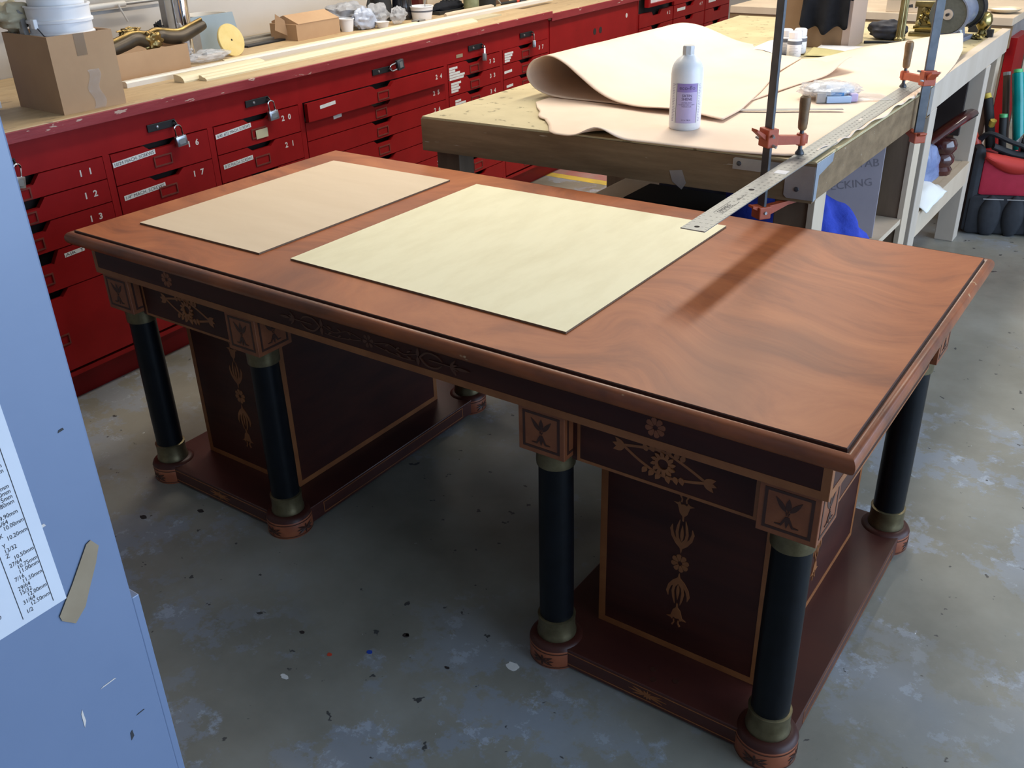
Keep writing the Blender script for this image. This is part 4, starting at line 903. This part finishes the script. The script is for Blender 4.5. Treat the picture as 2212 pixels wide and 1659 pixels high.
small_bottle('left small white bottle half hidden by the clamp bar', .882, 2.760)
small_bottle('right small white bottle beside the tall carton', .930, 2.795)
tag(MB().box(-.10, .06, -.05, .05, 0, .006, .001).build('dark_tray', M_dark, loc=(.86, 2.745, ZB+.0003)), 'thin dark tray under the small white bottles', 'tray')
# sheets behind the leather
tag(MB().grid(20, 10, lambda a, b: (.70+.16*a, 2.72+.22*b, .905+.028*math.sin(math.pi*a)*(.6+.4*b))).build('paper_sheet', M_white, None, True, thick=.001), 'curled white paper left of the small bottles', 'paper')
tag(MB().grid(12, 8, lambda a, b: (.965+.20*a, 2.86+.11*b+.04*a, .908+.010*b)).build('paper_card', M_white, None, True, thick=.001), 'white card lying between the small bottles and the carton', 'paper')
tag(MB().grid(16, 8, lambda a, b: (.970+.15*a, 2.74+.12*b+.05*a, .906+.018*(1-a)*b)).build('sandpaper_sheet', mat('khaki_paper', (.42, .36, .16), (.50, .43, .20), 18, .8), None, True, thick=.001), 'khaki paper sheet beside the front small bottle', 'paper')
# thin steel straightedge and the packaged item
tag(MB().box(-.235, .235, -.010, .010, 0, .002, .0006).build('steel_straightedge', M_zinc, loc=(1.245, 1.640, .9125), rot=(0, R_(-.4), R_(29))), 'narrow steel straightedge lying on the leather', 'ruler')
pk = thing('packaged_respirator', 'white rounded item sealed in a clear bag on the leather', 'packaged item', (1.345, 1.93, .908), R_(35))
blob((0, 0, .026), (.085, .062, .026), 2, .10, 2.0, 36, 18).build('white_pad', M_white, pk, True)
blob((.0, .0, .030), (.098, .072, .024), 6, .30, 4.5, 36, 18, flatz=.001).build('bag_bulge', M_plastic, pk, True)
MB().grid(10, 8, lambda a, b: (.03+.16*a, -.07+.15*b*(1-.25*a), .003+.010*(1-a)*abs(math.sin(b*7)))).build('bag_skirt', M_plastic, pk, True)
MB().box(-.03, .05, -.085, -.068, .0, .020, .002).build('blue_side', mat('pale_blue_print', (.40, .55, .78), rough=.35), pk)
MB().box(.05, .075, -.075, -.05, .0, .026, .004).build('lilac_end', M_purple, pk); MB().box(-.062, -.03, -.080, -.070, .0, .032, .002).build('grey_end', M_zinc, pk)
MB().box(-.01, .03, -.066, -.060, .014, .030).build('blue_mark', mat('cyan_print', (.05, .25, .55), rough=.3), pk)

# ------------------------------------------------------------------ long ruler
ru = thing('long_ruler', 'long aluminium ruler clamped along the bench edge, overhanging the desk', 'ruler', (1.537, 1.52, .9075), R_(.7)); RL, RW = 1.05, .0275
MB().box(-RW, RW, -RL, RL, 0, .0022).build('blade', M_alu, ru)
mb = MB(); num = MB()
for k in range(0, 168):
    y = -RL+.0127*k; ln = .006 if k % 2 else .010
    for x0, x1 in ((-RW+.0005, -RW+ln), (RW-ln, RW-.0005)): mb.box(x0, x1, y, y+.0007, .0022, .0023)
for k in range(1, 84):
    y = -RL+.0254*k; s = str(k)
    put_text(num, s, .0085, (-RW+.0205, y, .00235), (0, -1, 0), (1, 0, 0), 'CENTER', 1); put_text(num, s, .0085, (RW-.0205+.0055, y, .00235), (0, 1, 0), (-1, 0, 0), 'CENTER', 1)
mb.build('graduations', M_ink, ru, kind='stuff'); num.build('numerals', M_ink, ru, kind='stuff')
mb = put_text(MB(), 'EMPIRE', .020, (.0075, -RL+.135, .0024), (0, 1, 0), (-1, 0, 0), sx=1.05); mb.box(-.0105, -.0095, -RL+.13, -RL+.225, .0022, .0024).box(.0095, .0105, -RL+.13, -RL+.225, .0022, .0024)
put_text(mb, 'MADE IN U.S.A.', .008, (.003, -RL+.24, .0024), (0, 1, 0), (-1, 0, 0)); mb.build('maker_mark', M_ink, ru)
for y, r in ((-RL+.022, .006), (-RL+.335, .007)): MB().lathe([(r, .0), (r, .0003), (0, .0003)], (0 if y < -1 else -.004, y, .0022), 16).build('hang_hole', M_dark, ru)
MB().box(-.012, .018, -RL+.498, -RL+.53, .0022, .0026).build('white_tape', M_white, ru, rot=None); MB().box(-.004, .004, -RL+1.17, -RL+1.20, .0022, .0024).build('paint_smear', M_print, ru)

# ------------------------------------------------------------------ bar clamps
def bar_clamp(label, bar, pad, zj):
    bx, by = bar; d = Vector((pad[0]-bx, pad[1]-by, 0)); ln = d.length; a = math.atan2(d.y, d.x)
    t = thing('bar_clamp', label, 'clamp', (bx, by, zj-.03), a, 'orange bar clamps'); z0 = -(zj-.03)
    def zz(v): return v+z0
    MB().box(-.004, .004, -.0155, .0155, zz(zj-.02), zz(1.46), .001).build('bar', M_dsteel, t)
    # sliding head
    hd_ = MB().box(-.016, .016, -.022, .022, zz(.940), zz(.988), .003)
    hd_.ext([(.012, zz(.944)), (ln-.014, zz(.938)), (ln+.015, zz(.938)), (ln+.015, zz(.960)), (ln-.014, zz(.960)), (.03, zz(.966)), (.012, zz(.975))], (0, -.009, 0), X, Z, Y, .018)
    hd_.ext([(-.014, zz(.972)), (-.044, zz(.990)), (-.044, zz(.983)), (-.014, zz(.958))], (0, -.014, 0), X, Z, Y, .028)
    h = hd_.build('sliding_head', M_orange, t)
    MB().lathe([(.012, zz(.934)), (.013, zz(.936)), (.013, zz(.962)), (.012, zz(.964))], (ln, 0, 0), 14).build('screw_boss', M_orange, h, True)
    for s, z in ((1, .978), (-1, .952)): MB().lathe([(.0035, -.035), (.0035, .035)], (.004 if s > 0 else -.006, 0, zz(z)), 8, (.3*s, 1, .25)).build('pin', M_zinc, h, True)
    MB().lathe([(.012, zz(.9105)), (.012, zz(.914)), (.007, zz(.921)), (.0055, zz(.924)), (.0055, zz(.98))], (ln, 0, 0), 12).build('screw', M_dsteel, t, True)
    MB().lathe([(.0085, zz(.973)), (.0115, zz(.978)), (.0125, zz(.990)), (.0130, zz(1.02)), (.0145, zz(1.045)), (.0135, zz(1.056)), (.008, zz(1.0615)), (0, zz(1.062))], (ln, 0, 0), 18).build('handle', M_handle, t, True)
    # fixed jaw under the apron
    fj = MB().box(-.018, .018, -.020, .020, zz(zj-.040), zz(zj-.006), .003)
    fj.ext([(.012, zz(zj-.036)), (ln*.75, zz(zj-.012)), (ln+.012, zz(zj-.006)), (ln+.012, zz(zj)), (ln-.015, zz(zj)), (.012, zz(zj-.008))], (0, -.009, 0), X, Z, Y, .018)
    fj.ext([(-.014, zz(zj-.006)), (-.034, zz(zj-.002)), (-.034, zz(zj-.008)), (-.014, zz(zj-.018))], (0, -.012, 0), X, Z, Y, .024)
    j = fj.build('fixed_jaw', M_orange, t); MB().lathe([(.005, 0), (.004, .003), (0, .003)], (0, -.020, zz(zj-.022)), 10, (0, -1, 0)).build('pin', M_zinc, j)
bar_clamp('nearer orange bar clamp at the workbench corner', (1.464, 1.094), (1.522, 1.176), .789)
bar_clamp('farther orange bar clamp on the right bench edge', (1.606, 2.115), (1.508, 2.218), .793)

# ------------------------------------------------------------------ things at the back of the pine bench
b4 = thing('tall_carton', 'tall cardboard carton with black cloth on the pine bench', 'box', (.93, 3.115, ZB+.001), R_(2))
MB().box(-.16, .135, -.115, .115, 0, .36, .002).build('carton_body', mat('shaded_cardboard', (.20, .118, .06), (.23, .14, .072), 4, .8), b4); MB().box(.105, .1365, -.1162, .1162, .0, .36).build('side_tape', mat('pinkish_tape', (.45, .33, .26), rough=.4), b4)  # cardboard darkened, the shade on its front is put into the colour
def drape(a, b):
    x = -.062+.185*a; hem = -.13-.045*math.sin(a*2.6+.3)+.018*math.sin(a*17); z = .165+(hem)*b*1.0 if 0 else .36-.262*b*(1+.10*math.sin(a*3.2)+.05*math.sin(a*15))
    return (x+(.02*(a-.5))*b, -.122-.018*b*(1+math.sin(a*13+.6))-.004, z)
dc = thing('black_cloth', 'black cloth draped over the front of the tall carton', 'cloth', (.93, 3.115, ZB+.001), R_(2))
MB().grid(36, 16, drape).build('hanging_fold', M_blackcloth, dc, True, thick=.003)
MB().grid(16, 16, lambda a, b: (.105+.065*a, -.13-.01*math.sin(b*6), .37-.175*b*math.sin(math.pi*(.25+.6*a)))).build('side_fold', M_blackcloth, dc, True, thick=.003)
MB().grid(16, 8, lambda a, b: (-.075+.22*a, -.13+.20*b, .363+.004*math.sin(a*9+b*5))).build('top_fold', M_blackcloth, dc, True, thick=.003)
cloth = blob((0, 0, 0), (.085, .055, .044), 41, .28, 2.6, flatz=-.036).build('dark_bundle', M_navy, None, True, loc=(1.13, 3.37, ZB+.038)); tag(cloth, 'dark blue cloth bundle left of the brass pillar', 'cloth')
bc = thing('brass_pillar', 'fluted brass pillar standing in front of the ornate brass piece', 'brass fitting', (1.195, 3.335, ZB+.001))
mb = MB(); vs = []
for k, (r, z) in enumerate(((.024, 0), (.024, .012), (.019, .018), (.018, .10), (.0165, .20), (.018, .26), (0, .26))):
    for q in range(32): rr = r*(1-.10*(q % 2 == 0)*(0 < k < 5)); vs.append((rr*math.cos(q*math.pi/16), rr*math.sin(q*math.pi/16), z))
mb.add(vs, [(i*32+q, i*32+(q+1) % 32, (i+1)*32+(q+1) % 32, (i+1)*32+q) for i in range(6) for q in range(32)]); mb.build('shaft', M_dbrass, bc, True, 20)
ob = thing('ornate_brass', 'ornate cast brass bracket between the pillar and the grinder', 'brass fitting', (1.27, 3.53, ZB+.001), R_(8))
MB().box(-.085, .03, -.02, .02, 0, .018, .004).build('base', M_dbrass, ob, True); MB().box(-.07, .02, -.012, .012, .03, .045, .003).build('lower_rail', M_brass, ob, True); MB().box(-.075, .03, -.016, .016, .125, .15, .005).build('upper_rail', M_dbrass, ob, True)
for k in range(7): blob((-.05+.055*((k*5) % 7)/6, -.006, .055+.06*k/6), (.014, .012, .013), k+50, .4, 3, 12, 8).build('boss', M_brass if k % 2 else M_dbrass, ob, True)
MB().box(-.062, .016, -.003, .008, .018, .125, .002).build('plate', M_dbrass, ob)
# bench grinder
gr = thing('bench_grinder', 'grey bench grinder with two abrasive wheels on the pine bench', 'grinder', (1.385, 3.42, ZB+.001), R_(-4))
# local +y goes away from us along the spindle
MB().box(-.065, .065, -.07, .12, 0, .020, .004).build('base', M_grindbody, gr); MB().ext([(-.045, .02), (.045, .02), (.028, .09), (-.028, .09)], (0, 0, 0), X, Z, Y, .07).build('pedestal', M_grindbody, gr)
MB().lathe([(0, -.055), (.045, -.055), (.060, -.045), (.066, -.02), (.066, .085), (.060, .105), (.045, .115), (0, .115)], (.004, .03, .118), 32, (0, 1, 0)).build('motor_housing', M_grindbody, gr, True)
for y, nm in ((-.068, 'near'), (.185, 'far')):
    wv = MB().lathe([(.0, -.014), (.076, -.014), (.078, -.011), (.078, .011), (.076, .014), (0, .014)], (0, y, .118), 48, (0, 1, 0)).build('grinding_wheel', M_grind, gr, True)
    MB().lathe([(.022, -.018), (.024, -.0145), (.024, .0145), (.022, .018)], (0, y, .118), 24, (0, 1, 0)).build('flange', M_steel, wv, True)
    MB().lathe([(.0065, -.032), (.0065, .02)], (0, y, .118), 6, (0, 1, 0)).build('nut', M_hasp, wv)
mb = MB(); 
pts = [(.085*math.cos(R_(a)), .085*math.sin(R_(a))) for a in range(-70, 120, 12)]; out = pts+[(.079*math.cos(R_(a)), .079*math.sin(R_(a))) for a in range(110, -71, -12)]
MB().ext(out, (0, .155, .118), X, Z, Y, .05).build('wheel_guard', M_hasp, gr); MB().ext(out, (0, -.088, .118), X, Z, Y, .008 if 0 else .04).build('wheel_guard', M_grindbody, gr)
MB().tube([(.05, -.05, .052), (.062, -.055, .03), (.066, -.06, .0)], .010, 8).build('bracket', M_chrome, gr, True)
cd = MB().tube(catmull([(1.08, 3.20, .907), (1.13, 3.23, .906), (1.20, 3.255, .905), (1.27, 3.28, .908), (1.33, 3.33, .912)], 30), .006, 8).build('power_cord', M_rub, None, True); tag(cd, 'black power cord running from the grinder to the tall carton', 'cord')
bl = thing('brass_finial', 'shiny brass ball finial right of the grinder', 'brass fitting', (1.478, 3.62, ZB+.001))
MB().lathe([(.034, 0), (.034, .006), (.022, .012), (.016, .026), (.024, .036), (.033, .052), (.036, .070), (.031, .092), (.018, .104), (0, .108)], (0, 0, 0), 32).build('finial_body', M_brass, bl, True); MB().lathe([(.0165, .022), (.019, .026), (.0165, .030)], (0, 0, 0), 24, caps=False).build('ring', M_dbrass, bl, True)
t = thing('brass_scraps', 'pile of small brass parts in front of the ball finial', 'brass parts', (1.462, 3.53, ZB+.001)); 
for k in range(6): blob((random.uniform(-.03, .03), random.uniform(-.025, .025), .009), (.018, .016, .009), 60+k, .5, 3, 12, 8, flatz=0).build('scrap', M_brass, t, True)
gx = thing('black_green_box', 'small black box with green lid behind the brass finial', 'box', (1.44, 3.76, ZB+.001)); MB().box(-.045, .045, -.02, .02, 0, .03, .002).build('box_body', M_rub, gx); MB().box(-.045, .045, -.02, .02, .03, .05, .002).build('lid', M_green, gx)
tag(MB().box(-.010, .014, -.012, .012, 0, .034, .002).build('black_cube', M_rub, loc=(1.515, 3.60, ZB+.001)), 'little black block at the pine bench edge', 'block')

# ------------------------------------------------------------------ far bench and what stands on it
fb = thing('far_bench', 'far pale bench across the end of the workshop', 'workbench', (.9, 4.75, 0))
MB().box(-.95, .585, -.40, .45, .86, .90, .003).build('top', M_pale, fb); MB().box(-.95, .585, -.395, -.36, .75, .86).build('front_apron', M_bench, fb); MB().box(.55, .580, -.36, .45, .75, .86).build('end_apron', M_zinc, fb)
for x in (-.9, .0, .49): MB().box(x, x+.08, -.36, -.28, 0, .75).build('leg', M_brownleg, fb)
MB().box(.10, .56, .10, .42, .02, .74, .003).build('brown_cupboard', M_brownpanel, fb); MB().box(.572, .618, -.36, -.05, .02, .80).build('red_panel', M_red, fb)
tag(MB().box(-.35, .35, -.2, .2, 0, .95, .004).build('brown_cabinet', M_brownpanel, loc=(1.98, 5.3, 0)), 'brown wooden cabinet standing beyond the far bench', 'cabinet')
pt_ = thing('stoneware_plate', 'shallow stoneware plate on the far bench', 'plate', (1.40, 4.55, .9005)); MB().lathe([(0, 0), (.04, 0), (.075, .012), (.085, .022), (.082, .024), (.07, .016), (.04, .006), (0, .006)], (0, 0, 0), 36).build('plate', M_plate, pt_, True); MB().lathe([(0, .010), (.06, .012), (.062, .018), (0, .019)], (0, 0, 0), 30).build('inner_disc', M_white, pt_, True)
wbx = thing('stencilled_crate', 'wooden crate with stencilled marks behind the dark bundle', 'crate', (1.02, 4.40, .9005))
MB().box(-.18, .16, -.02, .02, 0, .075, .002).build('front_board', M_pale, wbx); MB().box(-.18, .16, .02, .24, 0, .06).build('crate_body', M_card, wbx)
MB().box(-.18, .18, -.03, .25, .076, .090, .002).build('lid_board', M_palew, wbx); MB().box(-.06, .02, .02, .12, .090, .125, .003).build('wood_offcut', M_pale, wbx)
mb = MB()
for x, wd in ((-.02, .04), (.03, .012), (.06, .04), (.11, .03)): mb.ext([(0, .0), (wd, .003), (wd*.9, .02), (wd*.4, .014), (0, .018)], (x-.06, -.0205, .024), X, Z, -Y, .0005)
mb.build('stencil_mark', M_ink, wbx)
tag(MB().lathe([(0, 0), (.05, 0), (.055, .01), (.05, .022), (.03, .03), (0, .032)], (0, 0, 0), 24).build('purple_lid', mat('purple_plastic', (.05, .03, .12), rough=.4), None, True, loc=(.36, 4.47, .9005)), 'round dark purple lid on the far bench', 'lid')
tag(MB().box(-.09, .09, -.12, .12, 0, .07, .003).build('wood_block_stack', M_benchtop, loc=(.50, 4.55, .9005)), 'wooden block beside the purple lid on the far bench', 'block')
tag(MB().box(-.06, .06, -.04, .04, 0, 2.2, .004).build('wall_post', M_brownleg, loc=(.02, 6.80, 0)), 'dark wooden post standing at the far wall', 'post')
tag(MB().box(-.25, .25, -.2, .2, 0, 1.5, .003).build('tan_locker', M_card, loc=(.55, 6.55, 0)), 'tall tan panel cabinet at the far wall', 'cabinet')

# ------------------------------------------------------------------ shelf under the pine bench
tag(blob((0, 0, 0), (.09, .14, .115), 71, .42, 2.8, flatz=-.098, ridge=True).build('blue_plastic_bag', M_bluebag, None, True, loc=(1.47, 2.86, .385+.1)), 'bluish clear plastic bag on the pine bench shelf', 'plastic bag')
tag(MB().grid(20, 14, lambda a, b: (1.40+.19*a, 2.56+.34*b, .400+.05*math.sin(a*3.1)*math.sin(b*3)+.012*nz3(a*4, b*5, 0)-.06*max(0, a-.8)*5*.3)).build('white_rag', M_whitecloth, None, True, thick=.003), 'white rag hanging off the pine bench shelf', 'cloth')
vt = thing('turned_wood_foot', 'glossy dark red turned wooden foot on the pine bench shelf', 'furniture part', (1.49, 3.16, .386))
MB().lathe([(0, 0), (.05, 0), (.055, .02), (.045, .035), (.056, .055), (.056, .075), (.045, .09), (.058, .11), (.06, .13), (.05, .15), (0, .16)], (0, 0, 0), 32).build('turned_body', M_varn, vt, True)
MB().tube(catmull([(-.05, -.06, .14), (0, .0, .19), (.04, .06, .225), (.06, .16, .235)], 14), .034, 12, .6).build('curved_cap', M_varn, vt, True)
# under the stained bench
wbx = thing('marked_carton', 'violet-grey carton with pencilled words under the stained workbench', 'box', (1.36, 1.93, .4455), R_(14))
MB().box(-.26, .19, 0, .20, 0, .335, .002).build('carton_body', M_violetcard, wbx)
M_pencil = mat('pencil', (.20, .175, .19), rough=.8)
put_text(MB(), 'TAB', .038, (.110, -.0006, .240), (.98, 0, .14), (-.14, 0, .98)).build('upper_pencil_word', M_pencil, wbx); put_text(MB(), 'DECKING', .038, (.005, -.0006, .150), (.97, 0, .2), (-.2, 0, .97)).build('lower_pencil_word', M_pencil, wbx)
tag(blob((0, 0, 0), (.265, .13, .20), 33, .30, 3.2, 60, 36, flatz=-.125, ridge=True).build('moving_blanket', M_bluecloth, None, True, loc=(1.385, 1.545, .5715), rot=(0, R_(9), 0)), 'bright blue quilted blanket slumped under the stained workbench', 'blanket')
tag(MB().box(-.20, .12, -.14, .14, 0, .22, .006).build('dark_toolcase', M_navy, loc=(.95, 2.05, .4455)), 'dark blue toolcase on the shelf under the stained workbench', 'case')
tag(MB().box(-.16, .16, -.1, .1, 0, .16, .006).build('black_toolcase', M_rub, loc=(.98, 1.60, .4455)), 'black case on the stained workbench shelf, nearest the desk', 'case')
pl_ = thing('grey_pail', 'grey pail under the left of the stained workbench', 'bucket', (.62, 1.45, 0)); MB().lathe([(0, 0), (.11, 0), (.135, .36), (.142, .36), (.142, .375), (.130, .375), (.105, .01), (0, .01)], (0, 0, 0), 36).build('pail', M_zinc, pl_, True)

# ------------------------------------------------------------------ tool bag
tbg = thing('tool_bag', 'red and black canvas tool bag full of tools on the floor', 'tool bag', (1.755, 3.775, 0), R_(22))
MB().box(-.25, .25, -.13, .13, 0, .20, .03).build('lower_bag', M_bagblk, tbg, True); MB().box(-.215, .235, -.120, .12, .19, .36, .02).build('red_body', M_bagred, tbg, True)
MB().box(-.262, -.205, -.12, .12, .01, .42, .025).build('end_panel', M_bagblk, tbg, True)
for k in range(4):
    x = -.19+.105*k; blob((x+.045, -.125, .095), (.052, .030, .10), k+80, .08, 2, 20, 14).build('pocket', M_bagblk, tbg, True); MB().box(x, x+.09, -.150, -.146, .182, .186).build('pocket_trim', M_zinc, tbg)
MB().grid(16, 8, lambda a, b: (-.215+.27*a, -.126-.028*math.sin(math.pi*b), .40-.045*a-.075*b*(.35+.65*math.sin(math.pi*min(1, a*1.05))))).build('flap', mat('red_orange_canvas', (.50, .03, .02), rough=.7), tbg, True, thick=.006)
MB().tube(catmull([(-.18, -.09, .42), (-.06, -.10, .385), (.08, -.11, .40), (.20, -.10, .47)], 20), .03, 10, .5).build('rolled_edge', M_bagblk, tbg, True)
MB().tube(catmull([(-.24, 0, .40), (-.20, -.05, .47), (-.1, -.09, .44), (.02, -.10, .41), (.15, -.08, .44), (.22, 0, .50)], 24), .022, 8, .5).build('handle_strap', M_bagblk, tbg, True)
MB().box(.03, .07, -.155, -.135, .355, .39, .004).build('buckle', M_rub, tbg); MB().tube([(.04, -.15, .36), (.02, -.155, .33), (.03, -.16, .30)], .006, 6).build('zip_pull', M_rub, tbg, True)
def tool(name, label, cat, path, r, m, extra=None, flat=1):
    path = [Vector(p)+Vector((-.19, .02, 0)) for p in path]; extra = [(Vector(a)+Vector((-.19, .02, 0)), Vector(b)+Vector((-.19, .02, 0)), r_, m_, n_) for a, b, r_, m_, n_ in (extra or [])]
    t = thing(name, label, cat, path[0]); p0 = Vector(path[0]); MB().tube([Vector(p)-p0 for p in path], r, 12, flat).build('grip', m, t, True)
    if extra:
        for (a, b, rr, mm, nm) in extra: MB().tube([Vector(a)-p0, Vector(b)-p0], rr, 10).build(nm, mm, t, True)
tool('spirit_level', 'teal plastic level standing in the tool bag', 'level', [(1.90, 3.76, .38), (1.85, 3.80, .60), (1.82, 3.82, .72)], [.026, .028, .026], M_teal, [((1.82, 3.82, .72), (1.817, 3.824, .735), .02, M_greenp, 'end_cap')])
tool('paint_tube', 'dark brown tube beside the teal level', 'tube', [(1.83, 3.80, .40), (1.79, 3.83, .60), (1.77, 3.85, .70)], .016, M_brownpanel, [((1.77, 3.85, .70), (1.767, 3.853, .715), .017, M_zinc, 'cap')])
tool('red_tool', 'orange-red curved tool handle in the tool bag', 'tool', [(1.75, 3.64, .36), (1.73, 3.64, .42), (1.70, 3.65, .48)], [.02, .022, .016], M_orangep, [((1.752, 3.622, .40), (1.742, 3.622, .412), .012, M_greenp, 'green_mark')])
tool('black_pliers', 'black handled pliers with yellow tips in the tool bag', 'pliers', [(1.78, 3.74, .38), (1.75, 3.76, .50), (1.72, 3.78, .60)], .022, M_rub, [((1.72, 3.78, .60), (1.71, 3.785, .62), .018, M_yellowp, 'yellow_tip'), ((1.76, 3.75, .48), (1.77, 3.74, .51), .016, M_yellowp, 'yellow_tip')])
tool('screwdriver', 'green and black screwdriver in the tool bag', 'screwdriver', [(1.84, 3.72, .36), (1.82, 3.72, .47), (1.81, 3.73, .53)], .017, M_rub, [((1.81, 3.73, .53), (1.808, 3.731, .545), .018, M_greenp, 'end_cap')])
tool('silver_fitting', 'shiny metal fittings at the front of the tool bag', 'fitting', [(1.93, 3.70, .36), (1.93, 3.69, .42), (1.93, 3.68, .46)], [.02, .024, .016], M_chrome, [((1.93, 3.68, .46), (1.93, 3.678, .475), .012, M_brass, 'brass_tip')])
tag(MB().ext([(0, 0), (.05, .01), (.06, .09), (.03, .04)], (0, 0, 0), Vector((.95, .3, 0)), Z, Vector((.3, -.95, 0)), .002).build('crumpled_paper', M_white, loc=(1.69, 3.70, .42)), 'scrap of white paper stuck in the tool bag', 'paper')

# ================================================================== GREY CABINET in the foreground, drill chart taped to its side
gc = thing('steel_cabinet', 'scuffed grey-blue steel cabinet in the left foreground', 'cabinet', (1.3, -1.3, 0))
MB().box(-.35, .30, -.42, .381, .05, 1.75, .002).build('case', M_cab, gc)
MB().box(-.30, .2995, .3805, .3885, .06, .936, .001).build('rear_flange', M_cab, gc)
MB().box(-.33, .28, -.40, .36, 0, .05).build('base', M_dsteel, gc)
for k, (y, z, wd, h, m) in enumerate(((.325, .86, .018, .0016, M_print), (.352, .80, .010, .0014, M_ink), (.30, .83, .003, .022, M_print), (.340, .775, .004, .012, M_ink), (.355, 1.14, .006, .003, M_ink), (.30, 1.16, .010, .005, M_print), (.31, 1.06, .012, .004, M_print))):
    MB().ext([(0, 0), (wd, h*.3), (wd*.9, h), (wd*.2, h*.8)], (.3002, y, z), Y, Z, X, .0003).build('scratch', m, gc, rot=None)
# chart paper
ch = thing('drill_chart', 'printed drill size chart on the side of the grey cabinet', 'chart', (1.6006, -.980, .980), rot=(R_(1.2), 0, 0))
MB().ext([(-.216, 0), (0, 0), (0, .279), (-.216, .279)], (0, 0, 0), Y, Z, X, .0005).build('sheet', M_paper, ch)
rows = ['1/2', '12.50mm', '31/64', '12.00mm', '15/32', '29/64', '11.50mm', '7/16', '11.00mm', '10.75mm', '27/64', '10.50mm', 'Z', '13/32', 'Y', '10.20mm', 'X', '10.00mm', '25/64', '9.90mm', 'W', '9.80mm', '9.75mm', '9.70mm', '9.60mm', '3/8', 'V', '9.50mm', '9.40mm', '9.30mm', 'U', '9.25mm', '9.20mm', '23/64', '9.10mm', 'T', '9.00mm', '8.90mm', 'S', '8.80mm']
mb = MB()
for k, s in enumerate(rows):
    put_text(mb, s, .0062, (.0008, -.0310 if s.endswith('mm') else -.0365, .009+k*.0052), Y, Z, sx=.80)
for y in (-.012, -.0415, -.078, -.115): mb.box(.0005, .0008, y, y+.0006, .006, .268)
for k, s in ((2, '1/2-20'), (9, '12x1.25'), (11, '1/2-13'), (12.4, '12x1.5'), (18, '7/16-20'), (23, '7/16-14')): put_text(mb, s, .0058, (.0008, -.072, .009+k*.0052), Y, Z)
for k in range(0, 46, 1): put_text(mb, '%.4f' % (.5-.0078*k), .0050, (.0008, -.108, .008+k*.0056), Y, Z)
mb.build('printing', M_ink, ch)
tp = MB().ext([(-.949, 1.022), (-.944, 1.024), (-.938, 1.014), (-.945, .998), (-.958, .975), (-.966, .960), (-.979, .949), (-.990, .960), (-.991, .966), (-.972, .990)], (1.6012, 0, 0), Y, Z, X, .0004).build('masking_tape', M_masking); tag(tp, 'peeling strip of tan masking tape at the chart corner', 'tape')
# drips on the floor
def splat(x, y, rx, ry, m, seed):
    pts = []
    for k in range(18):
        a = k*math.pi/9; r = 1+.35*nz3(math.cos(a)*2+seed, math.sin(a)*2, seed); pts.append((rx*r*math.cos(a), ry*r*math.sin(a)))
    MB().ext(pts, (x, y, .0002), X, Y, Z, .0004).build('paint_splat', m, fl)
for x, y, rx, ry, m in ((1.402, -.015, .016, .011, M_label), (1.028, -.217, .006, .005, M_orangep), (.309, -.008, .011, .007, M_dark), (.195, -.117, .012, .008, M_dark), (.993, -.323, .012, .006, M_label), (1.134, -.071, .009, .007, M_dark), (1.136, -.069, .005, .004, M_floor), (1.10, -.16, .007, .006, M_bluebox), (1.28, -.10, .006, .004, M_dark), (.92, -.20, .007, .005, M_dark)): splat(x, y, rx, ry, m, x*9)
